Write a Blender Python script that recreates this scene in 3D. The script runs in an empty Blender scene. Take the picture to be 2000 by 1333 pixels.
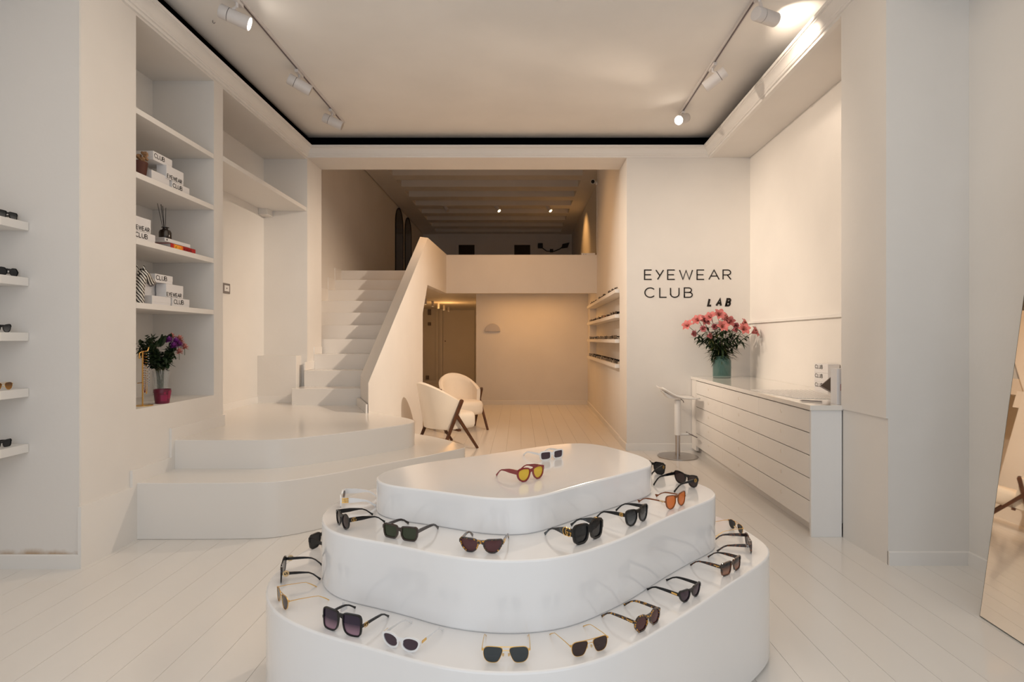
import bpy, bmesh, math, random
from mathutils import Vector, Matrix
PI = math.pi
R = random.Random(7)
C = bpy.context.scene.collection
S = bpy.context.scene

# ------------------------------------------------------------------ camera
cam = bpy.data.objects.new('camera', bpy.data.cameras.new('camera'))
C.objects.link(cam)
cam.location = (0, 0, 1.38)
cam.rotation_euler = (PI / 2, 0, 0)
cam.data.sensor_width = 36
cam.data.lens = 19.8
cam.data.shift_x = -0.0075
cam.data.shift_y = -0.00175
cam.data.clip_start = 0.05
S.camera = cam
# ------------------------------------------------------------------ world, light, exposure
S.view_settings.view_transform = 'Standard'
S.view_settings.look = 'None'
S.view_settings.gamma = 1
S.view_settings.use_curve_mapping = False
S.view_settings.exposure = 0.0
W = bpy.data.worlds.new('world')
S.world = W
W.use_nodes = True
W.node_tree.nodes['Background'].inputs[0].default_value = (0.80, 0.90, 1.0, 1)
W.node_tree.nodes['Background'].inputs[1].default_value = 0.6


def area(name, loc, aim, sx, sy, power, col, spread=PI):
    l = bpy.data.lights.new(name, 'AREA')
    l.shape = 'RECTANGLE'
    l.size, l.size_y = sx, sy
    l.energy = power
    l.color = col
    l.spread = spread
    o = bpy.data.objects.new(name, l)
    C.objects.link(o)
    o.location = loc
    o.rotation_euler = (Vector(aim) - Vector(loc)).to_track_quat('-Z', 'Y').to_euler()
    return o


def spot(name, loc, d, power, col, size=60, blend=0.8, rad=0.04):
    l = bpy.data.lights.new(name, 'SPOT')
    l.energy = power
    l.color = col
    l.spot_size = math.radians(size)
    l.spot_blend = blend
    l.shadow_soft_size = rad
    o = bpy.data.objects.new(name, l)
    C.objects.link(o)
    o.location = loc
    o.rotation_euler = Vector(d).to_track_quat('-Z', 'Y').to_euler()
    return o


WARM = (1.0, 0.83, 0.66)
WARMER = (1.0, 0.50, 0.16)
# daylight through the shop window behind the camera
area('window_daylight', (-0.1, -1.10, 1.9), (-0.1, 3.0, 1.9), 5.0, 3.2, 46, (0.85, 0.93, 1.0))
# added warm fill light, out of view overhead, raising the ambient level
area('shop_ambient_fill', (0.0, 2.2, 3.86), (0.0, 2.2, 0), 3.4, 3.4, 34, (1.0, 0.82, 0.62))
# added fill lights, unseen, over the stair well and under the loft
area('stair_well_fill', (-0.2, 8.6, 4.60), (-0.2, 8.7, 0), 1.6, 1.0, 24, WARMER, 2.2)
area('back_room_fill', (0.2, 11.0, 2.31), (0.2, 11.0, 0), 1.6, 0.8, 14, WARMER)

# ------------------------------------------------------------------ materials
MATS = {}


def mat(name, col, rough=0.5, metal=0.0, bump=0.0, bscale=60, var=0.0, vscale=2.0, coat=0.0, alpha=1.0, trans=0.0,
        emit=None, estr=0.0, spec=0.5, ior=1.45, sheen=0.0):
    m = bpy.data.materials.new(name)
    m.use_nodes = True
    n = m.node_tree.nodes
    L = m.node_tree.links
    b = n['Principled BSDF']
    b.inputs['Base Color'].default_value = (*col, 1)
    b.inputs['Roughness'].default_value = rough
    b.inputs['Metallic'].default_value = metal
    b.inputs['Coat Weight'].default_value = coat
    b.inputs['Coat Roughness'].default_value = 0.08
    b.inputs['Alpha'].default_value = alpha
    b.inputs['Transmission Weight'].default_value = trans
    b.inputs['Specular IOR Level'].default_value = spec
    b.inputs['IOR'].default_value = ior
    b.inputs['Sheen Weight'].default_value = sheen
    if emit:
        b.inputs['Emission Color'].default_value = (*emit, 1)
        b.inputs['Emission Strength'].default_value = estr
    tc = None
    if bump or var:
        tc = n.new('ShaderNodeTexCoord')
    if bump:
        t = n.new('ShaderNodeTexNoise')
        t.inputs['Scale'].default_value = bscale
        t.inputs['Detail'].default_value = 3
        L.new(tc.outputs['Object'], t.inputs['Vector'])
        bp = n.new('ShaderNodeBump')
        bp.inputs['Strength'].default_value = bump
        bp.inputs['Distance'].default_value = 0.01
        L.new(t.outputs[0], bp.inputs['Height'])
        L.new(bp.outputs[0], b.inputs['Normal'])
    if var:
        t = n.new('ShaderNodeTexNoise')
        t.inputs['Scale'].default_value = vscale
        t.inputs['Detail'].default_value = 4
        L.new(tc.outputs['Object'], t.inputs['Vector'])
        r = n.new('ShaderNodeValToRGB')
        r.color_ramp.elements[0].position = 0.35
        r.color_ramp.elements[1].position = 0.65
        r.color_ramp.elements[0].color = (*[c * (1 - var) for c in col], 1)
        r.color_ramp.elements[1].color = (*[min(1, c * (1 + var * 0.4)) for c in col], 1)
        L.new(t.outputs[0], r.inputs[0])
        L.new(r.outputs[0], b.inputs['Base Color'])
    MATS[name] = m
    return m


def grad_mat(name, z0, z1, c0, c1, alpha=0.9):
    """lens tint running from c0 (bottom) to c1 (top), generated coordinates"""
    m = mat(name, c0, rough=0.04, alpha=alpha)
    n = m.node_tree.nodes
    L = m.node_tree.links
    tc = n.new('ShaderNodeTexCoord')
    sp = n.new('ShaderNodeSeparateXYZ')
    r = n.new('ShaderNodeValToRGB')
    L.new(tc.outputs['Generated'], sp.inputs[0])
    L.new(sp.outputs[2], r.inputs[0])
    r.color_ramp.elements[0].position = z0
    r.color_ramp.elements[1].position = z1
    r.color_ramp.elements[0].color = (*c0, 1)
    r.color_ramp.elements[1].color = (*c1, 1)
    L.new(r.outputs[0], n['Principled BSDF'].inputs['Base Color'])
    return m


def tortoise_mat(name, dark, light, scale, cut):
    m = mat(name, dark, rough=0.12, coat=0.6)
    n = m.node_tree.nodes
    L = m.node_tree.links
    tc = n.new('ShaderNodeTexCoord')
    t = n.new('ShaderNodeTexNoise')
    t.inputs['Scale'].default_value = scale
    t.inputs['Detail'].default_value = 2
    r = n.new('ShaderNodeValToRGB')
    L.new(tc.outputs['Object'], t.inputs['Vector'])
    L.new(t.outputs[0], r.inputs[0])
    r.color_ramp.elements[0].position = cut
    r.color_ramp.elements[1].position = cut + 0.06
    r.color_ramp.elements[0].color = (*dark, 1)
    r.color_ramp.elements[1].color = (*light, 1)
    L.new(r.outputs[0], n['Principled BSDF'].inputs['Base Color'])
    return m


wall_m = mat('wall_paint', (0.80, 0.765, 0.725), 0.75, bump=0.06, bscale=35, var=0.03, vscale=1.5)
stain_m = mat('wall_paint_stained', (0.78, 0.74, 0.70), 0.75, bump=0.06, bscale=35)
ceil_m = mat('ceiling_paint', (0.88, 0.84, 0.79), 0.8, var=0.06, vscale=0.9)
trim_m = mat('trim_paint', (0.82, 0.79, 0.755), 0.5)
floor_m = mat('floor_lacquer', (0.80, 0.765, 0.725), 0.22, bump=0.04, bscale=9, var=0.03, vscale=2.0, coat=0.35)
gap_m = mat('floor_gap', (0.66, 0.62, 0.58), 0.6)
dark_m = mat('gap_shade_paint', (0.006, 0.006, 0.007), 0.9, spec=0.1)
plat_m = mat('platform_lacquer', (0.81, 0.775, 0.735), 0.22, bump=0.03, bscale=5, coat=0.35)
pod_m = mat('podium_lacquer', (0.84, 0.82, 0.81), 0.14, coat=0.5)
shelf_m = mat('shelf_paint', (0.82, 0.79, 0.755), 0.5)
cab_m = mat('cabinet_paint', (0.80, 0.765, 0.725), 0.35)
top_m = mat('worktop_paint', (0.80, 0.765, 0.72), 0.12, coat=0.5)
cabend_m = mat('cabinet_end_paint', (0.81, 0.80, 0.79), 0.35)
pearl_m = mat('knob_paint', (0.72, 0.66, 0.59), 0.3)
black_m = mat('black_acetate', (0.005, 0.005, 0.006), 0.12, coat=0.2, spec=0.4)
brown_m = mat('dark_brown_acetate', (0.025, 0.012, 0.008), 0.12, coat=0.6)
white_ac = mat('white_acetate', (0.82, 0.80, 0.79), 0.15, coat=0.5)
red_ac = mat('red_acetate', (0.22, 0.008, 0.012), 0.15, coat=0.6)
orange_ac = mat('orange_acetate', (0.22, 0.055, 0.008), 0.15, coat=0.6, alpha=0.93)
marb_ac = tortoise_mat('slate_acetate', (0.008, 0.010, 0.012), (0.05, 0.065, 0.075), 60, 0.55)
tort_m = tortoise_mat('tortoise_acetate', (0.018, 0.006, 0.003), (0.60, 0.27, 0.02), 150, 0.56)
dtort_m = tortoise_mat('dark_tortoise_acetate', (0.014, 0.005, 0.003), (0.15, 0.04, 0.008), 110, 0.53)
gold_m = mat('gold_metal', (0.83, 0.52, 0.17), 0.22, metal=1.0)
pgold_m = mat('pale_gold_metal', (0.85, 0.64, 0.36), 0.25, metal=1.0)
steel_m = mat('steel', (0.50, 0.47, 0.45), 0.28, metal=1.0, bump=0.02, bscale=200)
lens_gray = mat('grey_lens', (0.012, 0.013, 0.015), 0.03, alpha=0.9)
lens_slate = mat('slate_lens', (0.035, 0.045, 0.05), 0.03, alpha=0.9)
lens_green = mat('green_lens', (0.030, 0.042, 0.018), 0.03, alpha=0.88)
lens_brown = mat('brown_lens', (0.040, 0.020, 0.018), 0.03, alpha=0.92)
lens_rose = mat('rose_brown_lens', (0.085, 0.022, 0.024), 0.03, alpha=0.92)
lens_vio = mat('violet_brown_lens', (0.055, 0.030, 0.045), 0.03, alpha=0.92)
lens_yel = mat('yellow_lens', (0.80, 0.52, 0.045), 0.05, alpha=0.85)
lens_org = mat('orange_lens', (0.80, 0.20, 0.03), 0.05, alpha=0.8)
lens_purp = grad_mat('purple_gradient_lens', 0.05, 0.55, (0.38, 0.22, 0.27), (0.025, 0.013, 0.035), 0.92)
lens_smoke = grad_mat('smoke_gradient_lens', 0.0, 0.9, (0.16, 0.16, 0.16), (0.008, 0.009, 0.011), 0.92)
lens_sunset = grad_mat('sunset_gradient_lens', 0.0, 0.75, (0.45, 0.20, 0.12), (0.02, 0.02, 0.025), 0.92)
lens_amber = grad_mat('amber_gradient_lens', 0.0, 0.9, (0.45, 0.20, 0.03), (0.10, 0.035, 0.008), 0.92)
boucle_m = mat('cream_boucle', (0.80, 0.70, 0.58), 0.95, bump=0.25, bscale=170, sheen=0.3)
wood_m = mat('walnut', (0.095, 0.032, 0.010), 0.4, bump=0.05, bscale=40, var=0.35, vscale=14)
ink_m = mat('black_lettering', (0.012, 0.007, 0.005), 0.5)
card_m = mat('white_card', (0.78, 0.76, 0.76), 0.6)
card2_m = mat('grey_card', (0.60, 0.57, 0.57), 0.6)
track_m = mat('track_enamel', (0.72, 0.68, 0.66), 0.4)
groove_m = mat('track_groove', (0.16, 0.13, 0.13), 0.6)
lamp_m = mat('lamp_glow', (1, 1, 1), 0.5, emit=(1.0, 0.90, 0.78), estr=22)
dim_m = mat('dim_lamp_glow', (1, 1, 1), 0.5, emit=(1.0, 0.74, 0.42), estr=5)
led_m = mat('spot_face', (0.55, 0.50, 0.45), 0.3)
vase_m = mat('teal_glass', (0.12, 0.23, 0.21), 0.04, trans=0.3, ior=1.2, alpha=0.48)
clear_m = mat('clear_glass', (0.80, 0.84, 0.84), 0.03, trans=0.5, ior=1.2, alpha=0.22)
water_m = mat('vase_water', (0.22, 0.34, 0.31), 0.03, trans=0.3, ior=1.2, alpha=0.18)
stem_m = mat('green_stem', (0.055, 0.085, 0.022), 0.5)
leaf_m = mat('dark_leaf', (0.018, 0.040, 0.014), 0.45, var=0.4, vscale=20)
leaf2_m = mat('olive_leaf', (0.050, 0.060, 0.015), 0.45, var=0.4, vscale=20)
petal_m = mat('coral_petal', (0.60, 0.17, 0.16), 0.5, var=0.2, vscale=30)
petal2_m = mat('dusky_pink_petal', (0.46, 0.13, 0.15), 0.5, var=0.2, vscale=30)
purple_m = mat('purple_petal', (0.28, 0.05, 0.30), 0.5, var=0.3, vscale=40)
blush_m = mat('blush_petal', (0.62, 0.24, 0.20), 0.5, var=0.2, vscale=40)
anther_m = mat('anther', (0.14, 0.035, 0.01), 0.7)
terra_m = mat('brown_clay', (0.075, 0.018, 0.009), 0.6)
dry_m = mat('dried_bark', (0.42, 0.24, 0.12), 0.8, bump=0.5, bscale=60, var=0.5, vscale=40)
bottle_m = mat('dark_bottle', (0.012, 0.005, 0.003), 0.15, coat=0.4)
reed_m = mat('black_reed', (0.015, 0.010, 0.010), 0.6)
redbook_m = mat('red_book_cloth', (0.50, 0.02, 0.02), 0.5)
orangebook_m = mat('orange_print', (0.90, 0.20, 0.02), 0.5)
yellow_m = mat('yellow_print', (0.95, 0.50, 0.05), 0.5)
dred_m = mat('dark_red_print', (0.22, 0.008, 0.012), 0.5)
page_m = mat('book_pages', (0.50, 0.46, 0.44), 0.8)
wine_m = mat('burgundy_pot', (0.14, 0.012, 0.035), 0.35, var=0.2, vscale=30)
magenta_m = mat('magenta_print', (0.25, 0.014, 0.06), 0.4)
mirror_m = mat('mirror_silver', (0.86, 0.84, 0.80), 0.015, metal=1.0)
medge_m = mat('mirror_edge', (0.12, 0.13, 0.12), 0.3)
arch_m = mat('dark_arch_glass', (0.035, 0.024, 0.014), 0.15)
screen_m = mat('tablet_screen', (0.045, 0.028, 0.018), 0.25)
plastic_m = mat('white_plastic', (0.78, 0.76, 0.74), 0.35)
grayp_m = mat('grey_plastic', (0.20, 0.17, 0.16), 0.4)
bead_m = mat('clear_beads', (0.85, 0.80, 0.76), 0.15, alpha=0.8)
sconce_m = mat('sconce_plaster', (0.55, 0.52, 0.52), 0.5)
bead_red = mat('red_bead', (0.35, 0.02, 0.01), 0.3)
bead_blue = mat('blue_bead', (0.12, 0.14, 0.22), 0.3)
paper_red = mat('red_print', (0.45, 0.05, 0.04), 0.6)

# zebra stripes
zeb_m = mat('zebra_paint', (0.7, 0.66, 0.62), 0.35)
_n = zeb_m.node_tree.nodes
_w = _n.new('ShaderNodeTexWave')
_w.inputs['Scale'].default_value = 22
_w.bands_direction = 'DIAGONAL'
_w.inputs['Distortion'].default_value = 2.5
_t = _n.new('ShaderNodeTexCoord')
_r = _n.new('ShaderNodeValToRGB')
_r.color_ramp.interpolation = 'CONSTANT'
_r.color_ramp.elements[0].color = (0.02, 0.015, 0.012, 1)
_r.color_ramp.elements[1].position = 0.5
_r.color_ramp.elements[1].color = (0.72, 0.68, 0.62, 1)
zeb_m.node_tree.links.new(_t.outputs['Object'], _w.inputs['Vector'])
zeb_m.node_tree.links.new(_w.outputs[0], _r.inputs[0])
zeb_m.node_tree.links.new(_r.outputs[0], _n['Principled BSDF'].inputs['Base Color'])

# damp stain above the baseboard on the left wall
_n = stain_m.node_tree.nodes
_L = stain_m.node_tree.links
_g = _n.new('ShaderNodeNewGeometry')
_s = _n.new('ShaderNodeSeparateXYZ')
_L.new(_g.outputs['Position'], _s.inputs[0])
_mr = _n.new('ShaderNodeMapRange')
_mr.inputs[1].default_value = 0.088
_mr.inputs[2].default_value = 0.15
_mr.inputs[3].default_value = 1.0
_mr.inputs[4].default_value = 0.0
_L.new(_s.outputs[2], _mr.inputs[0])
_no = _n.new('ShaderNodeTexNoise')
_no.inputs['Scale'].default_value = 9
_no.inputs['Detail'].default_value = 6
_L.new(_g.outputs['Position'], _no.inputs['Vector'])
_mu = _n.new('ShaderNodeMath')
_mu.operation = 'MULTIPLY'
_L.new(_mr.outputs[0], _mu.inputs[0])
_L.new(_no.outputs[0], _mu.inputs[1])
_cr = _n.new('ShaderNodeValToRGB')
_cr.color_ramp.elements[0].position = 0.28
_cr.color_ramp.elements[0].color = (0.78, 0.74, 0.70, 1)
_cr.color_ramp.elements[1].position = 0.60
_cr.color_ramp.elements[1].color = (0.50, 0.36, 0.24, 1)
_L.new(_mu.outputs[0], _cr.inputs[0])
_L.new(_cr.outputs[0], _n['Principled BSDF'].inputs['Base Color'])


# ------------------------------------------------------------------ helpers
def tag(o, label=None, cat=None, group=None, kind=None):
    if label: o['label'] = label
    if cat: o['category'] = cat
    if group: o['group'] = group
    if kind: o['kind'] = kind
    return o


def thing(name, label, cat, loc=(0, 0, 0), rz=0.0, group=None):
    o = bpy.data.objects.new(name, None)
    o.empty_display_size = 0.05
    C.objects.link(o)
    o.location = loc
    o.rotation_euler = (0, 0, rz)
    return tag(o, label, cat, group)


class MB:
    def __init__(s):
        s.v = []
        s.f = []

    def add(s, vs, fs):
        b = len(s.v)
        s.v += [tuple(v) for v in vs]
        s.f += [tuple(i + b for i in f) for f in fs]
        return s

    def box(s, x0, x1, y0, y1, z0, z1):
        return s.prism([(x0, y0), (x1, y0), (x1, y1), (x0, y1)], z0, z1)

    def prism(s, poly, z0, z1):
        a = sum(poly[i][0] * poly[(i + 1) % len(poly)][1] - poly[(i + 1) % len(poly)][0] * poly[i][1] for i in range(len(poly)))
        if a < 0: poly = poly[::-1]
        n = len(poly)
        vs = [(p[0], p[1], z0) for p in poly] + [(p[0], p[1], z1) for p in poly]
        fs = [tuple(range(n))[::-1], tuple(range(n, 2 * n))]
        for i in range(n):
            j = (i + 1) % n
            fs.append((i, j, n + j, n + i))
        return s.add(vs, fs)

    def extr(s, pts, off):
        """closed 3D polygon extruded by vector off"""
        n = len(pts)
        o = Vector(off)
        vs = [Vector(p) for p in pts] + [Vector(p) + o for p in pts]
        fs = [tuple(range(n))[::-1], tuple(range(n, 2 * n))]
        for i in range(n):
            j = (i + 1) % n
            fs.append((i, j, n + j, n + i))
        return s.add(vs, fs)

    def tube(s, path, r, seg=8, cap=True):
        P = [Vector(p) for p in path]
        n = len(P)
        rr = r if isinstance(r, (list, tuple)) else [r] * n
        vs = []
        up = None
        for i in range(n):
            d = (P[min(i + 1, n - 1)] - P[max(i - 1, 0)])
            if d.length < 1e-9: d = Vector((0, 0, 1))
            d.normalize()
            if up is None:
                up = Vector((0, 0, 1)) if abs(d.z) < 0.9 else Vector((1, 0, 0))
            a = d.cross(up)
            if a.length < 1e-6: a = d.cross(Vector((1, 0, 0)))
            a.normalize()
            b = a.cross(d).normalized()
            up = b
            for k in range(seg):
                t = 2 * PI * k / seg
                vs.append(P[i] + (a * math.cos(t) + b * math.sin(t)) * rr[i])
        fs = []
        for i in range(n - 1):
            for k in range(seg):
                k2 = (k + 1) % seg
                fs.append((i * seg + k, i * seg + k2, (i + 1) * seg + k2, (i + 1) * seg + k))
        if cap:
            fs.append(tuple(range(seg))[::-1])
            fs.append(tuple((n - 1) * seg + k for k in range(seg)))
        return s.add(vs, fs)

    def lathe(s, prof, cx=0, cy=0, cz=0, seg=32, close=False):
        vs = []
        n = len(prof)
        for (r, z) in prof:
            for k in range(seg):
                t = 2 * PI * k / seg
                vs.append((cx + max(r, 1e-4) * math.cos(t), cy + max(r, 1e-4) * math.sin(t), cz + z))
        fs = []
        for i in range(n - 1 if not close else n):
            i2 = (i + 1) % n
            for k in range(seg):
                k2 = (k + 1) % seg
                fs.append((i * seg + k, i * seg + k2, i2 * seg + k2, i2 * seg + k))
        if not close:
            fs.append(tuple(range(seg))[::-1])
            fs.append(tuple((n - 1) * seg + k for k in range(seg)))
        return s.add(vs, fs)

    def stroke(s, pts, w, O, U, V, d, closed=False):
        """ribbon of width w along 2D pts, in the plane O,U,V, raised by d along U x V"""
        O, U, V = Vector(O), Vector(U), Vector(V)
        N = U.cross(V).normalized() * d
        p = [Vector((a, b)) for a, b in pts]
        n = len(p)
        Ls, Rs = [], []
        for i in range(n):
            if closed:
                a, b = p[i - 1], p[(i + 1) % n]
                d1 = (p[i] - a).normalized()
                d2 = (b - p[i]).normalized()
            else:
                d1 = (p[i] - p[i - 1]).normalized() if i > 0 else (p[1] - p[0]).normalized()
                d2 = (p[i + 1] - p[i]).normalized() if i < n - 1 else d1
            m = (d1 + d2)
            m = m.normalized() if m.length > 1e-6 else d1
            nn = Vector((-m.y, m.x))
            c = max(0.62, m.dot(d1))
            Ls.append(p[i] + nn * (w / 2 / c))
            Rs.append(p[i] - nn * (w / 2 / c))
        vs = []
        for q in Ls + Rs:
            vs.append(O + U * q.x + V * q.y)
        vs += [v + N for v in vs]
        fs = []
        m2 = 2 * n
        for i in range(n if closed else n - 1):
            j = (i + 1) % n
            fs += [(i, j, n + j, n + i)[::-1], (m2 + i, m2 + j, m2 + n + j, m2 + n + i), (i, j, m2 + j, m2 + i), (n + j, n + i, m2 + n + i, m2 + n + j)]
        if not closed:
            fs += [(0, n, m2 + n, m2), (n - 1, m2 + n - 1, m2 + 2 * n - 1, 2 * n - 1)]
        return s.add(vs, fs)

    def mesh(s, name, m=None, smooth=False, angle=35):
        me = bpy.data.meshes.new(name)
        me.from_pydata(s.v, [], s.f)
        me.validate()
        bm = bmesh.new()
        bm.from_mesh(me)
        bmesh.ops.recalc_face_normals(bm, faces=bm.faces)
        bm.to_mesh(me)
        bm.free()
        if smooth:
            me.polygons.foreach_set('use_smooth', [True] * len(me.polygons))
            me.set_sharp_from_angle(angle=math.radians(angle))
        if m: me.materials.append(m)
        return me

    def build(s, name, m, parent=None, smooth=False, bevel=0.0, seg=2, world=False, kind=None, angle=35):
        if world and parent is not None:
            l = parent.location
            s.v = [(a - l.x, b - l.y, c - l.z) for a, b, c in s.v]
        me = s.mesh(name, m, smooth, angle)
        o = bpy.data.objects.new(name, me)
        C.objects.link(o)
        if parent: o.parent = parent
        if bevel:
            b = o.modifiers.new('bevel', 'BEVEL')
            b.width = bevel
            b.segments = seg
            b.limit_method = 'ANGLE'
            b.angle_limit = math.radians(40)
            b.harden_normals = False
        if kind: o['kind'] = kind
        return o


def smooth_loop(pts, n=140, it=2):
    """closed Catmull-Rom through pts, resampled evenly and lightly averaged"""
    P = [Vector(p) for p in pts]
    m = len(P)
    out = []
    for i in range(m):
        p0, p1, p2, p3 = P[i - 1], P[i], P[(i + 1) % m], P[(i + 2) % m]
        for k in range(12):
            t = k / 12
            out.append(0.5 * ((2 * p1) + (p2 - p0) * t + (2 * p0 - 5 * p1 + 4 * p2 - p3) * t * t + (3 * p1 - p0 - 3 * p2 + p3) * t ** 3))
    L = [0]
    for i in range(len(out)):
        L.append(L[-1] + (out[(i + 1) % len(out)] - out[i]).length)
    res = []
    j = 0
    for k in range(n):
        d = L[-1] * k / n
        while L[j + 1] < d: j += 1
        t = (d - L[j]) / max(1e-9, L[j + 1] - L[j])
        res.append(out[j] * (1 - t) + out[(j + 1) % len(out)] * t)
    for _ in range(it):
        res = [(res[i - 1] + res[i] * 2 + res[(i + 1) % n]) / 4 for i in range(n)]
    return [(p.x, p.y) for p in res]


def chaikin(pts, it=2, q=.25):
    for _ in range(it):
        o = []
        for i in range(len(pts)):
            a, b = pts[i], pts[(i + 1) % len(pts)]
            o.append((a[0] * (1 - q) + b[0] * q, a[1] * (1 - q) + b[1] * q))
            o.append((a[0] * q + b[0] * (1 - q), a[1] * q + b[1] * (1 - q)))
        pts = o
    return pts


def arc(cx, cy, rx, ry, a0, a1, n=10):
    return [(cx + rx * math.cos(math.radians(a0 + (a1 - a0) * i / n)), cy + ry * math.sin(math.radians(a0 + (a1 - a0) * i / n))) for i in range(n + 1)]


GL = {  # stroke letters, height 1: (advance width, strokes)
    'E': (0.66, [[(0.60, 1), (0, 1), (0, 0), (0.60, 0)], [(0, .5), (0.54, .5)]]),
    'Y': (0.70, [[(0.02, 1), (0.34, .42)], [(0.66, 1), (0.16, 0)]]),
    'W': (1.10, [[(0, 1), (0.28, 0), (0.55, .95), (0.82, 0), (1.10, 1)]]),
    'A': (0.86, [[(0, 0), (0.43, 1), (0.86, 0)], [(0.17, .36), (0.69, .36)]]),
    'R': (0.68, [[(0, 0), (0, 1), (0.38, 1)] + arc(0.38, .74, .26, .26, 80, -90, 8) + [(0, .48)], [(0.36, .48), (0.66, 0)]]),
    'C': (0.82, [arc(0.45, .5, .45, .5, 42, 318, 18)]),
    'L': (0.60, [[(0, 1), (0, 0), (0.58, 0)]]),
    'U': (0.72, [[(0, 1), (0, .36)] + arc(.36, .36, .36, .36, 180, 360, 10) + [(0.72, 1)]]),
    'B': (0.68, [[(0, 0), (0, 1), (0.36, 1)] + arc(.36, .76, .24, .24, 80, -90, 8) + [(0, .52)], [(0.36, .52)] + arc(.40, .26, .27, .26, 80, -90, 8) + [(0, 0), (0, .3)]]),
    'I': (0.10, [[(0.05, 0), (0.05, 1)]]),
    'Z': (0.62, [[(0, 1), (.6, 1), (0, 0), (.62, 0)]]),
    'O': (0.90, [arc(.45, .5, .45, .5, 0, 360, 18)]),
    'H': (0.70, [[(0, 0), (0, 1)], [(.7, 0), (.7, 1)], [(0, .5), (.7, .5)]]),
    'M': (0.86, [[(0, 0), (0, 1), (.43, .3), (.86, 1), (.86, 0)]]),
}


def letters(txt, O, U, V, h, w, gap, d, shear=0.0, xs=1.0, starts=None):
    """yield (char, MB) for each letter"""
    x = 0.0
    O, U, V = Vector(O), Vector(U), Vector(V)
    out = []
    for i, c in enumerate(txt):
        if starts: x = starts[i]
        if c == ' ':
            x += 0.5 * h
            continue
        adv, st = GL[c]
        mb = MB()
        for s_ in st:
            mb.stroke([(x + (a * xs + b * shear) * h, b * h * (1 - w) + h * w / 2) for a, b in s_], w * h, O, U, V, d)
        out.append((c, mb))
        x += adv * h * xs + gap * h
    return out


def text_mb(txt, O, U, V, h, w, gap, d, **k):
    mb = MB()
    for c, m in letters(txt, O, U, V, h, w, gap, d, **k):
        mb.add(m.v, m.f)
    return mb


# ================================================================== THE ROOM
def XR(Y): return 2.262 + 0.033 * (Y - 3.92)          # plane of the right-hand wall
def XA(Y): return 2.762 + 0.033 * (Y - 3.92)          # back of the counter alcove
def XW(Y): return 1.33 + 0.022 * (Y - 7.0)            # right wall behind the opening


ZC = 3.64
# floor: base slab and boards
floor = MB().box(-3.4, 3.1, -1.4, 18, -0.12, -0.010).build('floor', gap_m)
tag(floor, kind='structure')
BW = 0.187
board_me = MB().box(0.0008, BW - 0.0008, 0, 1, -0.012, 0).mesh('floor_board', floor_m)
nb = 0
x = -3.16
while x < 2.86:
    y = -1.2
    y1 = 7.05
    if -3.1 < x < -0.75: y1 = 17.68
    elif x < 1.45: y1 = 11.95
    first = True
    while y < y1 - 0.05:
        ln = (R.uniform(1.4, 3.6) if first else 3.6)
        first = False
        e = min(y + ln, y1)
        if not (x < -1.9 and e > 7.2 and y > 6.5 and False):
            o = bpy.data.objects.new('floor_board', board_me)
            C.objects.link(o)
            o.parent = floor
            o.location = (x, y, 0)
            o.scale = (1, e - y - 0.0015, 1)
            nb += 1
        y = e
    x += BW

# left wall with its two bays
mb = MB()
mb.box(-3.3, -2.65, 3.40, 3.89, 0, 3.75)
mb.box(-3.3, -2.65, 3.89, 4.88, 0, 0.895)
mb.box(-3.3, -2.65, 3.89, 4.88, 3.62, 3.75)
mb.box(-3.3, -3.18, 3.89, 4.88, 0.895, 3.62)
mb.box(-3.3, -2.65, 4.88, 5.03, 0, 3.75)
mb.box(-3.3, -3.18, 5.03, 7.0, 0, 3.62)
mb.box(-3.3, -2.65, 5.03, 7.0, 3.62, 3.75)
tag(mb.build('wall_left', wall_m), kind='structure')
tag(MB().box(-3.3, -2.652, 3.392, 3.401, 0, 3.75).build('wall_left', stain_m), kind='structure')
tag(MB().box(-3.3, -3.15, -1.4, 3.40, 0, 4.3).build('wall_left', wall_m), kind='structure')
tag(MB().box(-3.15, -2.65, -1.4, 3.40, 3.52, 3.75).build('trim_2', wall_m), kind='structure')
# wall between the shop and the stair well
mb = MB()
mb.box(-3.3, -2.64, 7.0, 7.5, 0, 3.75)
mb.box(-2.64, 1.33, 7.0, 7.5, ZC, 3.75)
mb.box(1.33, 3.05, 7.0, 7.5, 0, 3.75)
mb.box(-3.3, 3.05, 7.36, 7.5, 3.75, 4.95)
tag(mb.build('wall_back', wall_m), kind='structure')
# right wall: pier, beam over the alcove, alcove back
mb = MB()
mb.box(2.238, 2.9, 3.44, 3.92, 0.895, 3.75)
mb.box(2.250, 2.9, 3.44, 3.92, 0, 0.895)
mb.prism([(XR(3.92), 3.92), (XR(7), 7.0), (3.05, 7.0), (3.05, 3.92)], ZC, 3.75)
mb.prism([(XA(3.92), 3.92), (XA(7), 7.0), (3.05, 7.0), (3.05, 3.92)], 0, ZC)
tag(mb.build('wall_right', wall_m), kind='structure')
tag(MB().box(2.745, 2.9, -1.4, 3.44, 0, 4.3).build('wall_right', wall_m), kind='structure')
tag(MB().box(2.25, 2.745, -1.4, 3.44, 3.52, 3.75).build('trim_3', wall_m), kind='structure')
tag(MB().prism([(XA(3.92) - .028, 3.92), (XA(7) - .028, 7.0), (XA(7) + .01, 7.0), (XA(3.92) + .01, 3.92)], 1.572, 1.602)
    .build('trim_4', trim_m, bevel=0.003), kind='structure')
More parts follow.
